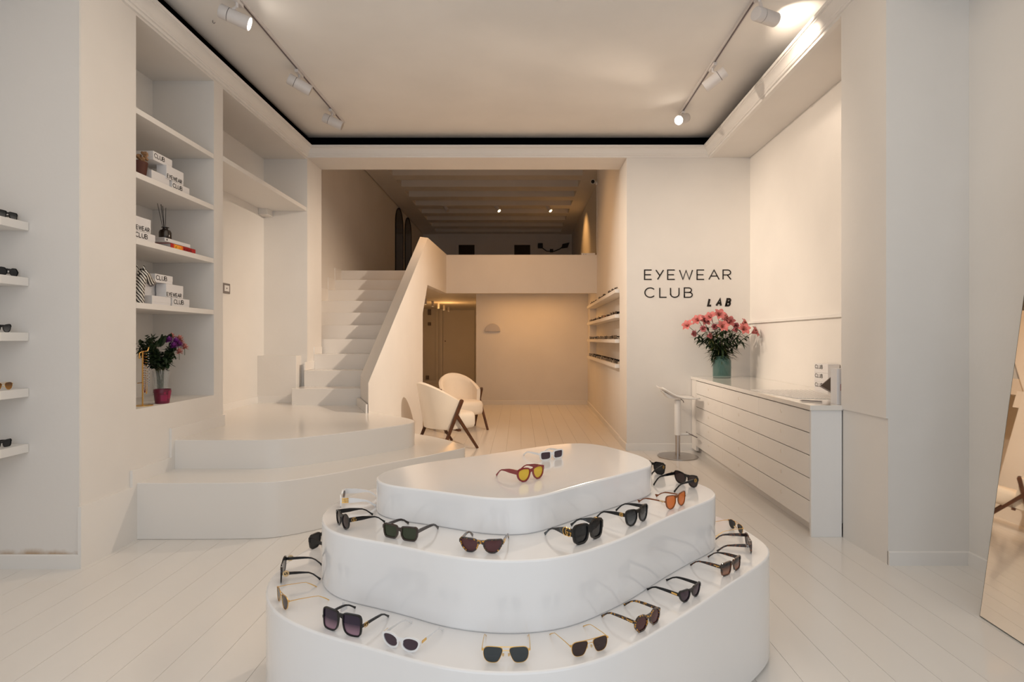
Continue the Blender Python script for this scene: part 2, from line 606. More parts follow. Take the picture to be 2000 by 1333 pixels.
# shop front behind the camera: wall with a wide window
mb = MB()
mb.box(-3.3, 3.05, -1.4, -1.25, 0, 0.25)
mb.box(-3.3, 3.05, -1.4, -1.25, 3.55, 4.3)
mb.box(-3.3, -2.7, -1.4, -1.25, 0.25, 3.55)
mb.box(2.5, 3.05, -1.4, -1.25, 0.25, 3.55)
tag(mb.build('wall_front', wall_m), kind='structure')
win = MB().box(-2.7, 2.5, -1.36, -1.30, 0.25, 0.32).box(-2.7, 2.5, -1.36, -1.30, 3.48, 3.55).box(-0.95, -0.88, -1.36, -1.30, 0.32, 3.48) \
    .box(0.8, 0.87, -1.36, -1.30, 0.32, 3.48).build('window_1', track_m)
tag(win, kind='structure')
# ceiling, with its edge curling up into a dark shadow gap
xl, xr7, xrf = -2.60, 2.355, 2.20
prof = [(0, 0)] + [(0.10 * math.sin(a), 0.10 * (1 - math.cos(a))) for a in (.3, .6, .9, 1.2, 1.5)]
mb = MB()
ring = []
for (d, z) in prof:
    ring.append([(xl - d, -1.3, 3.90 + z), (xl - d, 7.01 + d, 3.90 + z), (xr7 + d * 0.6, 7.01 + d, 3.90 + z), (xrf + d * 0.6, -1.3, 3.90 + z)])
vs = [p for r_ in ring for p in r_]
fs = [(0, 1, 2, 3)]
for i in range(len(ring) - 1):
    for k in range(3):
        fs.append((i * 4 + k, i * 4 + k + 1, i * 4 + 5 + k, i * 4 + 4 + k))
mb.add(vs, fs)
cl = mb.build('ceiling', ceil_m, smooth=True, angle=60)
tag(cl, kind='structure')
sol = cl.modifiers.new('solid', 'SOLIDIFY')
sol.thickness = -0.004
# liner above the cornice and ceiling lid, painted near-black for the gap's shade
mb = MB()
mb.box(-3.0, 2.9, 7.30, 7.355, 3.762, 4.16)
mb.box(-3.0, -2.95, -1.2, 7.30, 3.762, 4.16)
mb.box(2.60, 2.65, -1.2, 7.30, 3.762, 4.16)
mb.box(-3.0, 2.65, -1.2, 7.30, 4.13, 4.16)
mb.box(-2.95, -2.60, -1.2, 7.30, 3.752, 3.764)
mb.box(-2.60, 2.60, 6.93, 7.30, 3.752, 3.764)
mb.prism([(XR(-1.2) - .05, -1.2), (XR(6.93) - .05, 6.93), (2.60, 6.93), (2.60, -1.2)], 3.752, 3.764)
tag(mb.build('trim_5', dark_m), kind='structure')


# cornice, one profile swept round three sides
def sweep(path, prof, name, m, kind='structure'):
    P = [Vector(p) for p in path]
    n = len(P)
    vs = []
    for i in range(n):
        d1 = (P[i] - P[i - 1]).normalized() if i else (P[1] - P[0]).normalized()
        d2 = (P[i + 1] - P[i]).normalized() if i < n - 1 else d1
        n1, n2 = Vector((d1.y, -d1.x)), Vector((d2.y, -d2.x))
        m_ = (n1 + n2)
        m_ = m_ / (1 + n1.dot(n2))
        for (d, z) in prof:
            q = P[i] + m_ * d
            vs.append((q.x, q.y, z))
    k = len(prof)
    fs = []
    for i in range(n - 1):
        for j in range(k):
            j2 = (j + 1) % k
            fs.append((i * k + j, i * k + j2, (i + 1) * k + j2, (i + 1) * k + j))
    fs.append(tuple(range(k)))
    fs.append(tuple((n - 1) * k + j for j in range(k))[::-1])
    mb = MB().add(vs, fs)
    o = mb.build(name, m, smooth=True, angle=25)
    if kind: o['kind'] = kind
    return o


cp = [(-0.02, ZC - .005), (0.018, ZC - .005), (0.022, ZC + .008), (0.022, ZC + .014), (0.034, ZC + .016), (0.040, ZC + .024), (0.040, ZC + .032),
      (0.046, ZC + .038), (0.054, ZC + .060), (0.068, ZC + .078), (0.084, ZC + .088), (0.090, ZC + .090), (0.090, ZC + .097), (0.104, ZC + .099),
      (0.106, ZC + .112), (0.106, ZC + .122), (-0.02, ZC + .122)]
sweep([(-2.65, 2.2), (-2.65, 7.0), (XR(7), 7.0), (XR(2.2), 2.2)], cp, 'trim_1', trim_m)


# baseboards
def bb(name, path, h=0.085, t=0.014):
    return sweep(path, [(-.002, 0), (t, 0), (t, h - .006), (t - .005, h), (-.002, h)], name, trim_m)


bb('baseboard_left', [(-3.14, 3.392), (-2.640, 3.392)])
bb('baseboard_back', [(1.33, 7.5), (1.33, 7.0), (2.19, 7.0)])
bb('baseboard_right', [(2.25, 3.443), (2.745, 3.443), (2.745, -1.2)])
bb('baseboard_back', [(-0.92, 11.9), (XW(11.9), 11.9), (XW(7.5), 7.5)])
bb('baseboard_back', [(-3.02, 17.69), (-2.47, 17.69)])
# stepped skirting on the left wall
for ya, yb, zt_ in ((3.380, 3.83, .372), (3.83, 4.26, .485), (4.26, 5.03, .705)):
    tag(MB().box(-2.652, -2.632, ya, yb, 0, zt_).build('baseboard_left', trim_m), kind='structure')
tag(MB().box(-3.18, -3.166, 5.03, 6.815, .61, .69).build('baseboard_left', trim_m), kind='structure')
tag(MB().box(-3.18, -2.70, 6.816, 6.83, .61, .69).build('baseboard_left', trim_m), kind='structure')
# low boxed plinth at the back of the second bay
tag(MB().box(-3.18, -2.71, 6.83, 7.0, 0.60, 1.18).build('trim_6', wall_m, bevel=0.004), kind='structure')
tag(MB().box(-3.18, -3.07, 6.85, 7.0, 2.90, 2.98).build('trim_7', wall_m, bevel=0.004), kind='structure')

# stair well and rooms behind
mb = MB()
mb.box(-3.2, -3.02, 7.5, 18, 0, 2.54)
mb.box(-3.2, -3.035, 7.5, 18, 2.54, 4.95)
tag(mb.build('wall_stair', wall_m), kind='structure')
tag(MB().box(-3.3, 1.9, 17.7, 17.85, 0, 4.95).build('wall_far', wall_m), kind='structure')
mb = MB()
Y0, Y1, YM = 7.5, 10.2, 11.9
mb.prism([(XW(Y0), Y0), (XW(Y1), Y1), (1.85, Y1), (1.85, Y0)], 2.06, 4.95)
mb.prism([(XW(Y1), Y1), (XW(YM), YM), (1.85, YM), (1.85, Y1)], 2.06, 2.54)
mb.prism([(XW(Y0), Y0), (XW(YM), YM), (1.85, YM), (1.85, Y0)], 0, 1.0)
mb.prism([(XW(11.45), 11.45), (XW(YM), YM), (1.85, YM), (1.85, 11.45)], 1.0, 2.06)
mb.prism([(XW(Y0) + .13, Y0), (XW(11.45) + .13, 11.45), (1.85, 11.45), (1.85, Y0)], 1.0, 2.06)
tag(mb.build('wall_well', wall_m), kind='structure')
tag(MB().box(1.64, 1.85, 10.2, 17.8, 2.3, 4.95).build('wall_loft', wall_m), kind='structure')
mb = MB()
mb.box(-0.92, 1.7, 11.9, 12.05, 0, 2.36)
mb.box(-0.92, -0.78, 12.05, 17.7, 0, 2.36)
tag(mb.build('wall_block', wall_m), kind='structure')
mb = MB()
mb.box(-3.02, 1.66, 10.3, 17.8, 2.34, 2.54)
mb.box(-3.02, -1.50, 9.75, 10.3, 2.34, 2.54)
tag(mb.build('floor_loft', wall_m), kind='structure')
tag(MB().box(-3.2, 1.9, 7.5, 17.9, 4.86, 4.95).build('ceiling_loft', wall_m), kind='structure')
beams = tag(MB().box(-3.02, -2.56, 7.5, 17.7, 4.68, 4.86).build('trim_8', wall_m, bevel=.01), kind='structure')
tag(MB().prism([(1.26, 7.5), (1.66, 7.5), (1.66, 17.7), (1.26, 17.7)], 4.68, 4.86).build('trim_9', wall_m, bevel=.01), kind='structure')
bme = MB().box(-2.57, 1.27, 0, 0.34, 4.68, 4.86).mesh('ceiling_beam', wall_m)
for k in range(-4, 8):
    o = bpy.data.objects.new('ceiling_beam', bme)
    C.objects.link(o)
    o.location = (0, 11.33 + .85 * k, 0)
    o.parent = beams
# door and frame in the far wall under the loft
d = tag(MB().box(-2.40, -1.42, 17.655, 17.70, 0.01, 2.30).build('door_1', wall_m, bevel=.004), kind='structure')
MB().tube([(-2.33, 17.655, 1.32), (-2.33, 17.62, 1.32)], 0.02, 10).build('door_handle', grayp_m, d)
mb = MB().box(-2.62, -2.56, 17.64, 17.70, 0, 2.33).box(-2.50, -2.42, 17.66, 17.70, 0, 2.33)
tag(mb.build('trim_10', trim_m), kind='structure')
# windows in the far loft wall
for i, px in enumerate((911.5, 1020)):
    X = (px - 1015) / 1100 * 17.7
    f = MB()
    f.box(X - .33, X - .25, 17.66, 17.7, 3.0, 4.34).box(X + .25, X + .33, 17.66, 17.7, 3.0, 4.34).box(X - .33, X + .33, 17.65, 17.7, 4.34, 4.42)
    w_ = tag(f.build('window_%d' % (i + 2), wall_m), kind='structure')
    MB().box(X - .25, X + .25, 17.675, 17.69, 3.0, 4.34).build('pane', arch_m, w_)

# ------------------------------------------------------------------ platforms, stairs, parapet
p1 = [(-2.66, 3.875), (-2.236, 3.875), (-1.90, 3.885), (-1.66, 3.925), (-1.378, 4.152), (-1.143, 4.415), (-0.864, 4.70), (-0.645, 4.955),
      (-0.525, 5.10), (-0.500, 5.18), (-0.530, 5.29), (-0.620, 5.42), (-0.795, 5.642), (-1.099, 5.918), (-1.35, 6.15)]
p2 = [(-2.66, 4.30), (-2.3, 4.298), (-2.05, 4.295), (-1.80, 4.345), (-1.517, 4.571), (-1.30, 4.79), (-1.12, 4.985), (-1.015, 5.13),
      (-0.985, 5.215), (-0.985, 5.29), (-1.02, 5.38), (-1.109, 5.505), (-1.259, 5.654), (-1.47, 5.86)]


def open_smooth(pts, n=70):
    P = [Vector(p) for p in pts]
    m = len(P)
    out = []
    for i in range(m - 1):
        q0, q1, q2, q3 = P[max(i - 1, 0)], P[i], P[i + 1], P[min(i + 2, m - 1)]
        for k in range(8):
            t = k / 8
            out.append(0.5 * ((2 * q1) + (q2 - q0) * t + (2 * q0 - 5 * q1 + 4 * q2 - q3) * t * t + (3 * q1 - q0 - 3 * q2 + q3) * t ** 3))
    out.append(P[-1])
    for _ in range(6):
        out = [out[0]] + [(out[i - 1] + out[i] * 2 + out[i + 1]) / 4 for i in range(1, len(out) - 1)] + [out[-1]]
    return [(p.x, p.y) for p in out]


plat = thing('stepped_platform', 'white lacquered platform of two broad curved steps in front of the staircase', 'platform', (-1.9, 5.0, 0))
MB().prism(open_smooth(p1) + [(-1.60, 6.4), (-2.66, 6.4)], 0, 0.39).build('platform_step', plat_m, plat, smooth=True, bevel=.006, seg=3, world=True)
MB().prism(open_smooth(p2) + [(-1.62, 6.05), (-1.62, 6.99), (-2.64, 6.99), (-3.18, 6.99), (-3.18, 5.032), (-2.652, 5.032)], 0.385, 0.61) \
    .build('platform_step', plat_m, plat, smooth=True, bevel=.006, seg=3, world=True)

stairs = thing('staircase', 'white staircase of ten steps climbing to the loft beside a sloping parapet', 'staircase', (-2.3, 8.0, 0))


def xlf(Y): return -1.857 + .1685 * (min(Y, 8.57) - 6.57) + (0 if Y < 8.57 else .04 * (Y - 8.57))


for k in range(1, 11):
    ya = 6.57 + .325 * (k - 1)
    yb = ya + .325 if k < 10 else 9.76
    z = .61 + .193 * k
    z0 = .60 if k <= 2 else z - .24
    xleft = -2.64 if ya < 7.45 else -3.02
    if k == 3: xleft = -2.64
    if k == 1: xleft = -2.66
    xa, xb = (xlf(ya) + .05, xlf(yb) + .05) if k < 7 else (-1.575, -1.575)
    mb = MB().prism([(xleft, ya), (xa, ya), (xb, yb + .004), (xleft, yb + .004)], z0, z)
    mb.build('step', plat_m, stairs, bevel=.004, world=True)
def zs(Y): return .61 + .594 * (Y - 6.57) - .03
sf = []
for Y in (7.52, 9.80):
    sf += [(-3.02, Y, zs(Y)), (-1.60, Y, zs(Y)), (-1.60, Y, zs(Y) - .07), (-3.02, Y, zs(Y) - .07)]
MB().add(sf, [(0, 1, 2, 3), (7, 6, 5, 4), (0, 4, 5, 1), (1, 5, 6, 2), (2, 6, 7, 3), (3, 7, 4, 0)]).build('soffit', wall_m, stairs, world=True)
# notched skirting down the left of the stairs
for k in range(4, 10):
    ya = 6.57 + .325 * (k - 1)
    z = .61 + .193 * k
    MB().box(-3.022, -3.006, ya + .018, ya + .343, z, z + .20).build('skirting', trim_m, stairs, world=True)
MB().box(-2.645, -2.628, 6.90, 7.215, .998, 1.10).build('skirting', trim_m, stairs, world=True)
MB().box(-2.645, -2.628, 7.215, 7.49, 1.19, 1.28).build('skirting', trim_m, stairs, world=True)

# the sloping parapet (one solid), loft guard and fascia
par = thing('stair_parapet', 'solid white sloping parapet wall along the right of the staircase', 'parapet', (-1.6, 6.3, 0))
Lf = [(-1.857, 6.57), (-1.52, 8.57), (-1.455, 10.25)]
Rf = [(-1.580, 5.88), (-1.415, 8.69), (-1.326, 10.25)]
vs = [(-1.58, 5.88, 0), (-1.435, 8.34, 0), (-1.435, 8.34, 1.767), (-1.417, 8.66, 2.215), (-1.326, 10.25, 2.215), (-1.326, 10.25, 2.92),
      (-1.415, 8.69, 2.945), (-1.58, 5.88, .925)]
vl = [(-1.857, 6.57, 0), (-1.56, 8.34, 0), (-1.56, 8.34, 1.767), (-1.515, 8.66, 2.215), (-1.455, 10.25, 2.215), (-1.455, 10.25, 2.92),
      (-1.52, 8.60, 2.945), (-1.857, 6.57, .955)]
n = len(vs)
mb = MB()
tris_r = [(0, 1, 2), (0, 2, 7), (2, 6, 7), (2, 3, 6), (3, 4, 6), (4, 5, 6)]
mb.add(vs + vl, tris_r + [tuple(n + i for i in t)[::-1] for t in tris_r] + [(i, (i + 1) % n, n + (i + 1) % n, n + i) for i in range(n) if i != 6])
NS = 14
st_v = []
for i in range(NS + 1):
    st_v += [tuple(Vector(vs[6]).lerp(Vector(vs[7]), i / NS)), tuple(Vector(vl[6]).lerp(Vector(vl[7]), i / NS))]
mb.add(st_v, [(2 * i, 2 * i + 2, 2 * i + 3, 2 * i + 1) for i in range(NS)])
mb.build('parapet_wall', wall_m, par, world=True, smooth=True, angle=20)
mb = MB()
mb.prism([(-1.862, 6.56), (-1.585, 5.868), (-1.60, 5.858), (-1.895, 6.55)], .61, .70)
mb.build('skirting', trim_m, par, world=True)
tag(MB().box(-1.34, XW(10.2) + .02, 10.2, 10.33, 2.215, 2.91).build('wall_loft', wall_m), kind='structure')

# ================================================================== LIGHT TRACKS
def track(name, label, x0, y0, x1, y1):
    t = thing(name, label, 'light track', ((x0 + x1) / 2, (y0 + y1) / 2, 3.90))
    d = Vector((x1 - x0, y1 - y0))
    L_ = d.length
    d.normalize()
    nn = Vector((-d.y, d.x))

    def slab(a, b, z0, z1):
        return [(x0 + nn.x * a, y0 + nn.y * a), (x0 + nn.x * b, y0 + nn.y * b), (x1 + nn.x * b, y1 + nn.y * b), (x1 + nn.x * a, y1 + nn.y * a)], z0, z1
    MB().prism(*slab(-.018, .018, 3.872, 3.899)).build('rail', track_m, t, world=True)
    MB().prism(*slab(-.006, .006, 3.868, 3.875)).build('groove', groove_m, t, world=True)
    return t


track('light_track', 'white ceiling track above the wall bays on the left', -2.07, 3.2, -2.035, 6.50)
track('light_track', 'white ceiling track above the counter on the right', 1.70, 3.2, 1.785, 6.28)


def fixture(label, base, c, d, lit, power=0, size=70, col=WARM):
    """base: point on the track; c: centre of the cylinder; d: direction it shines"""
    t = thing('track_spotlight', label, 'spotlight', base)
    D = Vector(d).normalized()
    c = Vector(c)
    B = Vector(base)
    MB().box(B.x - .016, B.x + .016, B.y - .07, B.y + .07, B.z - .028, B.z).build('adapter', track_m, t, bevel=.003, world=True)
    j = c - D * .03
    MB().tube([B + Vector((0, 0, -.02)), B + Vector((0, 0, -.055)), (j + B) / 2 + Vector((0, 0, -.01)), j], .011, 8).build('arm', track_m, t, smooth=True, world=True)
    MB().tube([c - D * .04, c + D * .106], .05, 28).build('body', track_m, t, smooth=True, world=True)
    MB().tube([c - D * .045, c - D * .098, c - D * .105], [.05, .05, .046], 28).build('rear_cap', track_m, t, smooth=True, world=True)
    MB().tube([c - D * .045, c - D * .040], .047, 20).build('joint_ring', groove_m, t, smooth=True, world=True)
    MB().tube([c + D * .1, c + D * .1075], .044, 24).build('lens', lamp_m if lit else led_m, t, smooth=True, world=True)
    if power:
        s_ = spot('spot_beam', c + D * .125, D, power, col, size, 0.9, .04)
        s_.location = Vector(s_.location) - Vector(base)
        s_.parent = t
    return t


LS = 1.0
fixture('lit white spotlight hanging nearest on the left ceiling track', (-2.068, 4.12, 3.87), (-2.11, 4.17, 3.765), (.86, .27, -.30), True, 480, 52)
fixture('white spotlight at the middle of the left ceiling track', (-2.056, 5.25, 3.87), (-2.04, 5.22, 3.74), (.80, .36, -.38), False, 220, 54)
fixture('white spotlight at the far end of the left ceiling track', (-2.045, 6.14, 3.87), (-2.03, 6.12, 3.745), (.88, .20, -.38), False, 170, 54)
fixture('white spotlight nearest on the right track, shining at the cornice', (1.725, 4.05, 3.87), (1.82, 4.17, 3.77), (.55, .30, .03), False, 30, 110)
fixture('white spotlight at the middle of the right ceiling track', (1.755, 5.12, 3.87), (1.77, 5.10, 3.735), (-.62, .38, -.42), False, 540, 64)
fixture('glaring white spotlight at the far end of the right ceiling track', (1.783, 6.20, 3.87), (1.77, 6.12, 3.775), (-.55, -.65, -.38), True, 200, 80)

# small hook in the ceiling beside the left cornice
tag(MB().tube([(-2.42, 4.44, 3.90), (-2.42, 4.44, 3.88), (-2.41, 4.44, 3.87), (-2.40, 4.44, 3.88)], .003, 6).build('ceiling_hook', grayp_m),
    'tiny dark metal hook in the ceiling near the left cornice', 'hook')

# loft spots
for i, (px, py, lit) in enumerate(((868, 412, False), (968, 410, True), (1068, 412, True))):
    Yl = 14.0
    X = (px - 1015) / 1100 * Yl
    lab = ['unlit small spotlight on the loft ceiling, left of three', 'glowing small spotlight on the loft ceiling, middle of three',
           'glowing small spotlight on the loft ceiling, right of three'][i]
    t = thing('ceiling_spotlight', lab, 'spotlight', (X, Yl, 4.86))
    MB().box(X - .05, X + .05, Yl - .02, Yl + .02, 4.82, 4.86).tube([(X, Yl, 4.83), (X, Yl, 4.70)], .01, 8).build('mount', track_m, t, world=True)
    MB().tube([(X - .02, Yl + .02, 4.73), (X + .09, Yl - .06, 4.56)], .045, 16).build('body', track_m, t, smooth=True, world=True)
    MB().tube([(X + .09, Yl - .06, 4.56), (X + .094, Yl - .063, 4.554)], .04, 16).build('lens', dim_m if lit else led_m, t, smooth=True, world=True)
    if lit:
        s_ = spot('loft_beam', (.12, -.08, -.33), (.6, -.3, -1) if i == 1 else (.75, .1, -.8), 42, WARMER, 95)
        s_.parent = t
# corridor surface downlights
for i, (px, py) in enumerate(((831, 595), (845, 599), (856, 603), (867, 606), (876, 609))):
    Yl = .82 * 1100 / (663 - py)
    X = (px - 1015) / 1100 * Yl
    t = thing('downlight', 'small surface-mounted downlight in the row on the corridor ceiling', 'downlight', (X, Yl, 2.34), group='corridor downlights')
    MB().lathe([(.032, .14), (.032, 0), (.025, 0), (.025, .01)], X, Yl, 2.20, 16).build('body', track_m, t, smooth=True, world=True)
    MB().lathe([(.0245, .003), (.0245, .007)], X, Yl, 2.20, 16).build('lens', dim_m, t, world=True)
l = bpy.data.lights.new('corridor_light', 'POINT')
l.energy = 14
l.color = WARMER
l.shadow_soft_size = .2
o = bpy.data.objects.new('corridor_light', l)
C.objects.link(o)
o.location = (-1.9, 14.8, 2.0)

# ================================================================== DISPLAY PODIUM
t3 = [(-0.576, 2.257), (-0.588, 2.318), (-0.572, 2.388), (-0.52, 2.464), (-0.446, 2.545), (-0.328, 2.629), (-0.221, 2.70), (-0.055, 2.82), (0.072, 2.92),
      (0.205, 3.005), (0.309, 3.037), (0.390, 3.015), (0.465, 2.935), (0.54, 2.80), (0.584, 2.70), (0.603, 2.61), (0.597, 2.538), (0.565, 2.47), (0.481, 2.389),
      (0.352, 2.27), (0.2, 2.132), (0.110, 2.045), (0.040, 1.992), (-0.027, 1.976), (-0.106, 1.985), (-0.175, 2.010), (-0.257, 2.050), (-0.352, 2.092),
      (-0.417, 2.118), (-0.483, 2.148), (-0.529, 2.182), (-0.56, 2.219)]
t2 = [(-0.783, 2.359), (-0.785, 2.283), (-0.777, 2.216), (-0.762, 2.160), (-0.735, 2.098), (-0.70, 2.045), (-0.654, 2.000), (-0.602, 1.968), (-0.533, 1.938),
      (-0.467, 1.910), (-0.366, 1.862), (-0.253, 1.80), (-0.133, 1.763), (-0.046, 1.752), (0.04, 1.757), (0.128, 1.780), (0.221, 1.835), (0.364, 1.956),
      (0.412, 2.005), (0.544, 2.150), (0.685, 2.293), (0.815, 2.413), (0.860, 2.467), (0.880, 2.516), (0.888, 2.582), (0.878, 2.645), (0.848, 2.71),
      (0.790, 2.82), (0.70, 2.97), (0.6, 3.12), (0.46, 3.23), (0.3, 3.25), (0.1, 3.16), (-.1, 3.02), (-.35, 2.85), (-.6, 2.68), (-.735, 2.51)]
t1 = [(-0.91, 2.55), (-0.950, 2.392), (-0.966, 2.251), (-0.963, 2.167), (-0.946, 2.097), (-0.915, 2.024), (-0.869, 1.947), (-0.814, 1.883), (-0.747, 1.831),
      (-0.68, 1.788), (-0.611, 1.750), (-0.531, 1.715), (-0.417, 1.665), (-0.345, 1.630), (-0.244, 1.587), (-0.163, 1.563), (-0.086, 1.551), (-0.01, 1.550),
      (0.092, 1.561), (0.183, 1.589), (0.296, 1.655), (0.432, 1.770), (0.597, 1.925), (0.792, 2.115), (0.965, 2.280), (1.035, 2.355), (1.08, 2.421),
      (1.104, 2.475), (1.110, 2.535), (1.105, 2.60), (1.095, 2.70), (1.06, 2.85), (.98, 3.03), (.82, 3.25), (.6, 3.42), (.35, 3.46), (.05, 3.38), (-.25, 3.2),
      (-.55, 3.0), (-.76, 2.82), (-.86, 2.68)]
pod = thing('display_podium', 'white glossy three-tier curved podium displaying sunglasses in the middle of the shop', 'podium', (0.1, 2.5, 0))
for pts, z0, z1 in ((t1, 0.012, .46), (t2, .46, .69), (t3, .69, .82)):
    MB().prism(smooth_loop(pts, 160, 5), z0, z1).build('tier', pod_m, pod, smooth=True, bevel=.007, seg=3, world=True)
MB().prism([(x_ * .985 + .001, 2.5 + (y_ - 2.5) * .985) for x_, y_ in smooth_loop(t1, 100, 3)], 0, .014).build('base_gap', gap_m, pod, world=True)

# ================================================================== SUNGLASSES
MM = 0.001
SH = {  # right lens outline in mm about the lens centre, x outward
    'rect': [(-24, 16), (0, 18), (24, 18), (27, 12), (25, -6), (20, -17), (0, -18), (-17, -17), (-24, -6)],
    'square': [(-25, 17), (-18, 23), (0, 24), (22, 24), (28, 18), (28, 0), (24, -17), (15, -24), (-8, -24), (-19, -17), (-24, 0)],
    'oversquare': [(-26, 20), (-22, 26), (0, 27), (24, 27), (30, 22), (30, 0), (28, -22), (20, -27), (-6, -27), (-20, -20), (-26, 2)],
    'round': [(24 * math.cos(a * PI / 7), 23 * math.sin(a * PI / 7)) for a in range(14)],
    'oval': [(-25, -2), (-22, 10), (-8, 17), (10, 18), (26, 14), (28, 4), (20, -10), (4, -17), (-12, -16), (-22, -10)],
    'cat': [(-25, 8), (-16, 15), (0, 16), (18, 17), (28, 18), (27, 6), (20, -8), (8, -18), (-8, -18), (-20, -9)],
    'soft': [(-24, 8), (-18, 20), (0, 23), (20, 24), (28, 20), (28, 2), (22, -16), (8, -24), (-10, -22), (-22, -8)],
    'butterfly': [(-25, 6), (-20, 16), (-4, 21), (16, 24), (29, 22), (28, 4), (20, -16), (4, -22), (-14, -19), (-22, -8)],
    'aviator': [(-25, 13), (-20, 20), (0, 21), (20, 21), (28, 14), (29, 0), (25, -14), (14, -22), (-8, -22), (-16, -12), (-22, 2)],
    'pilot': [(-24, 14), (-4, 19), (18, 18), (28, 11), (28, -4), (20, -18), (4, -24), (-10, -20), (-20, -6)],
    'geo': [(-25, 6), (-12, 20), (14, 21), (27, 7), (26, -6), (13, -21), (-10, -20), (-24, -7)],
    'flat': [(-26, 19), (0, 20), (27, 20), (29, 14), (26, -10), (20, -20), (-10, -21), (-19, -14), (-24, 4)],
    'slim': [(-23, 10), (-18, 14), (0, 15), (22, 15), (26, 10), (25, -8), (20, -14), (0, -15), (-17, -14), (-23, -8)],
}


def offset(pts, w):
    n = len(pts)
    o = []
    for i in range(n):
        a, b, c = Vector(pts[i - 1]), Vector(pts[i]), Vector(pts[(i + 1) % n])
        t = (c - a).normalized()
        o.append((b.x + t.y * w, b.y - t.x * w))
    return o


def ccw(p):
    a = sum(p[i][0] * p[(i + 1) % len(p)][1] - p[(i + 1) % len(p)][0] * p[i][1] for i in range(len(p)))
    return p if a > 0 else p[::-1]


def ring_mb(mb, inner, outer, y0, y1, wrap):
    n = len(inner)
    vs = []
    for pts, y in ((outer, y0), (outer, y1), (inner, y1), (inner, y0)):
        for (x_, z_) in pts:
            vs.append((x_, y + wrap(x_), z_))
    fs = []
    for r_ in range(4):
        r2 = (r_ + 1) % 4
        for i in range(n):
            j = (i + 1) % n
            fs.append((r_ * n + i, r_ * n + j, r2 * n + j, r2 * n + i))
    mb.add(vs, fs)


def emblem(kind, s, hx, y, z, sc):
    """small metal sign on the outside of a temple, side s"""
    mb = MB()
    O = (hx + s * .0012, y, z)
    U = (0, -s * 1.0, 0) if s < 0 else (0, 1.0, 0)
    U = (0, s * 1.0, 0)
    V = (0, 0, 1)
    if kind in ('gg', 'gg_small', 'disc', 'bigdisc'):
        r = {'gg': .0125, 'gg_small': .0062, 'disc': .0062, 'bigdisc': .0085}[kind] * sc
        w = r * .19
        off = r * .42
        cxo = .48 if kind in ('gg', 'gg_small') else .42
        def P(pts): return [(a * r, b * r) for a, b in pts]
        g1 = arc(-cxo, 0, .88, 1, 48, 318, 16) + [(-cxo + .80, 0), (-cxo + .30, 0)]
        g2 = [(a + 2 * cxo, b) for a, b in g1] if kind in ('gg', 'gg_small') else [(-a, -b) for a, b in g1]
        if kind in ('disc', 'bigdisc'):
            q = .62
            mb.stroke(arc(0, 0, r * 1.12, r * 1.12, 0, 345, 20), w * .9, O, U, V, .0012 * s * s, closed=True)
            mb.stroke([(a * r * q, b * r * q) for a, b in g1], w, O, U, V, .0012)
            mb.stroke([(a * r * q, b * r * q) for a, b in g2], w, O, U, V, .0014)
            if kind == 'bigdisc':
                mb.stroke(arc(0, 0, r * .8, r * .8, 0, 340, 16), w * 1.6, O, U, V, .001, closed=True)
        else:
            mb.stroke(P(g1), w, O, U, V, .0015)
            mb.stroke(P(g2), w, O, U, V, .0018)
    elif kind == 'bar':
        mb.box(min(hx, hx + s * .003), max(hx, hx + s * .003), y - .011, y + .012, z - .003, z + .003)
    elif kind == 'thinbar':
        mb.box(min(hx, hx + s * .0025), max(hx, hx + s * .0025), y - .012, y + .012, z - .0008, z + .0022)
        mb.box(min(hx, hx + s * .0025), max(hx, hx + s * .0025), y - .002, y + .001, z - .005, z + .0022)
    elif kind == 'comb':
        for k in (-1, 0, 1):
            mb.box(min(hx, hx + s * .003), max(hx, hx + s * .003), y - .013, y + .013, z + k * .0072 - .0026, z + k * .0072 + .0026)
        mb.box(min(hx, hx + s * .003), max(hx, hx + s * .003), y - .003, y + .001, z - .008, z + .008)
    elif kind == 'letters':
        mb.stroke([(.004, .006), (-.001, -.001), (-.003, -.008)], .0016, O, U, V, .0015)
        mb.stroke([(-.006, .006), (-.001, -.001)], .0016, O, U, V, .0015)
        mb.stroke([(.006, 0), (.001, .002), (.005, -.005), (-.002, -.010)], .0016, O, U, V, .0015)
    return mb


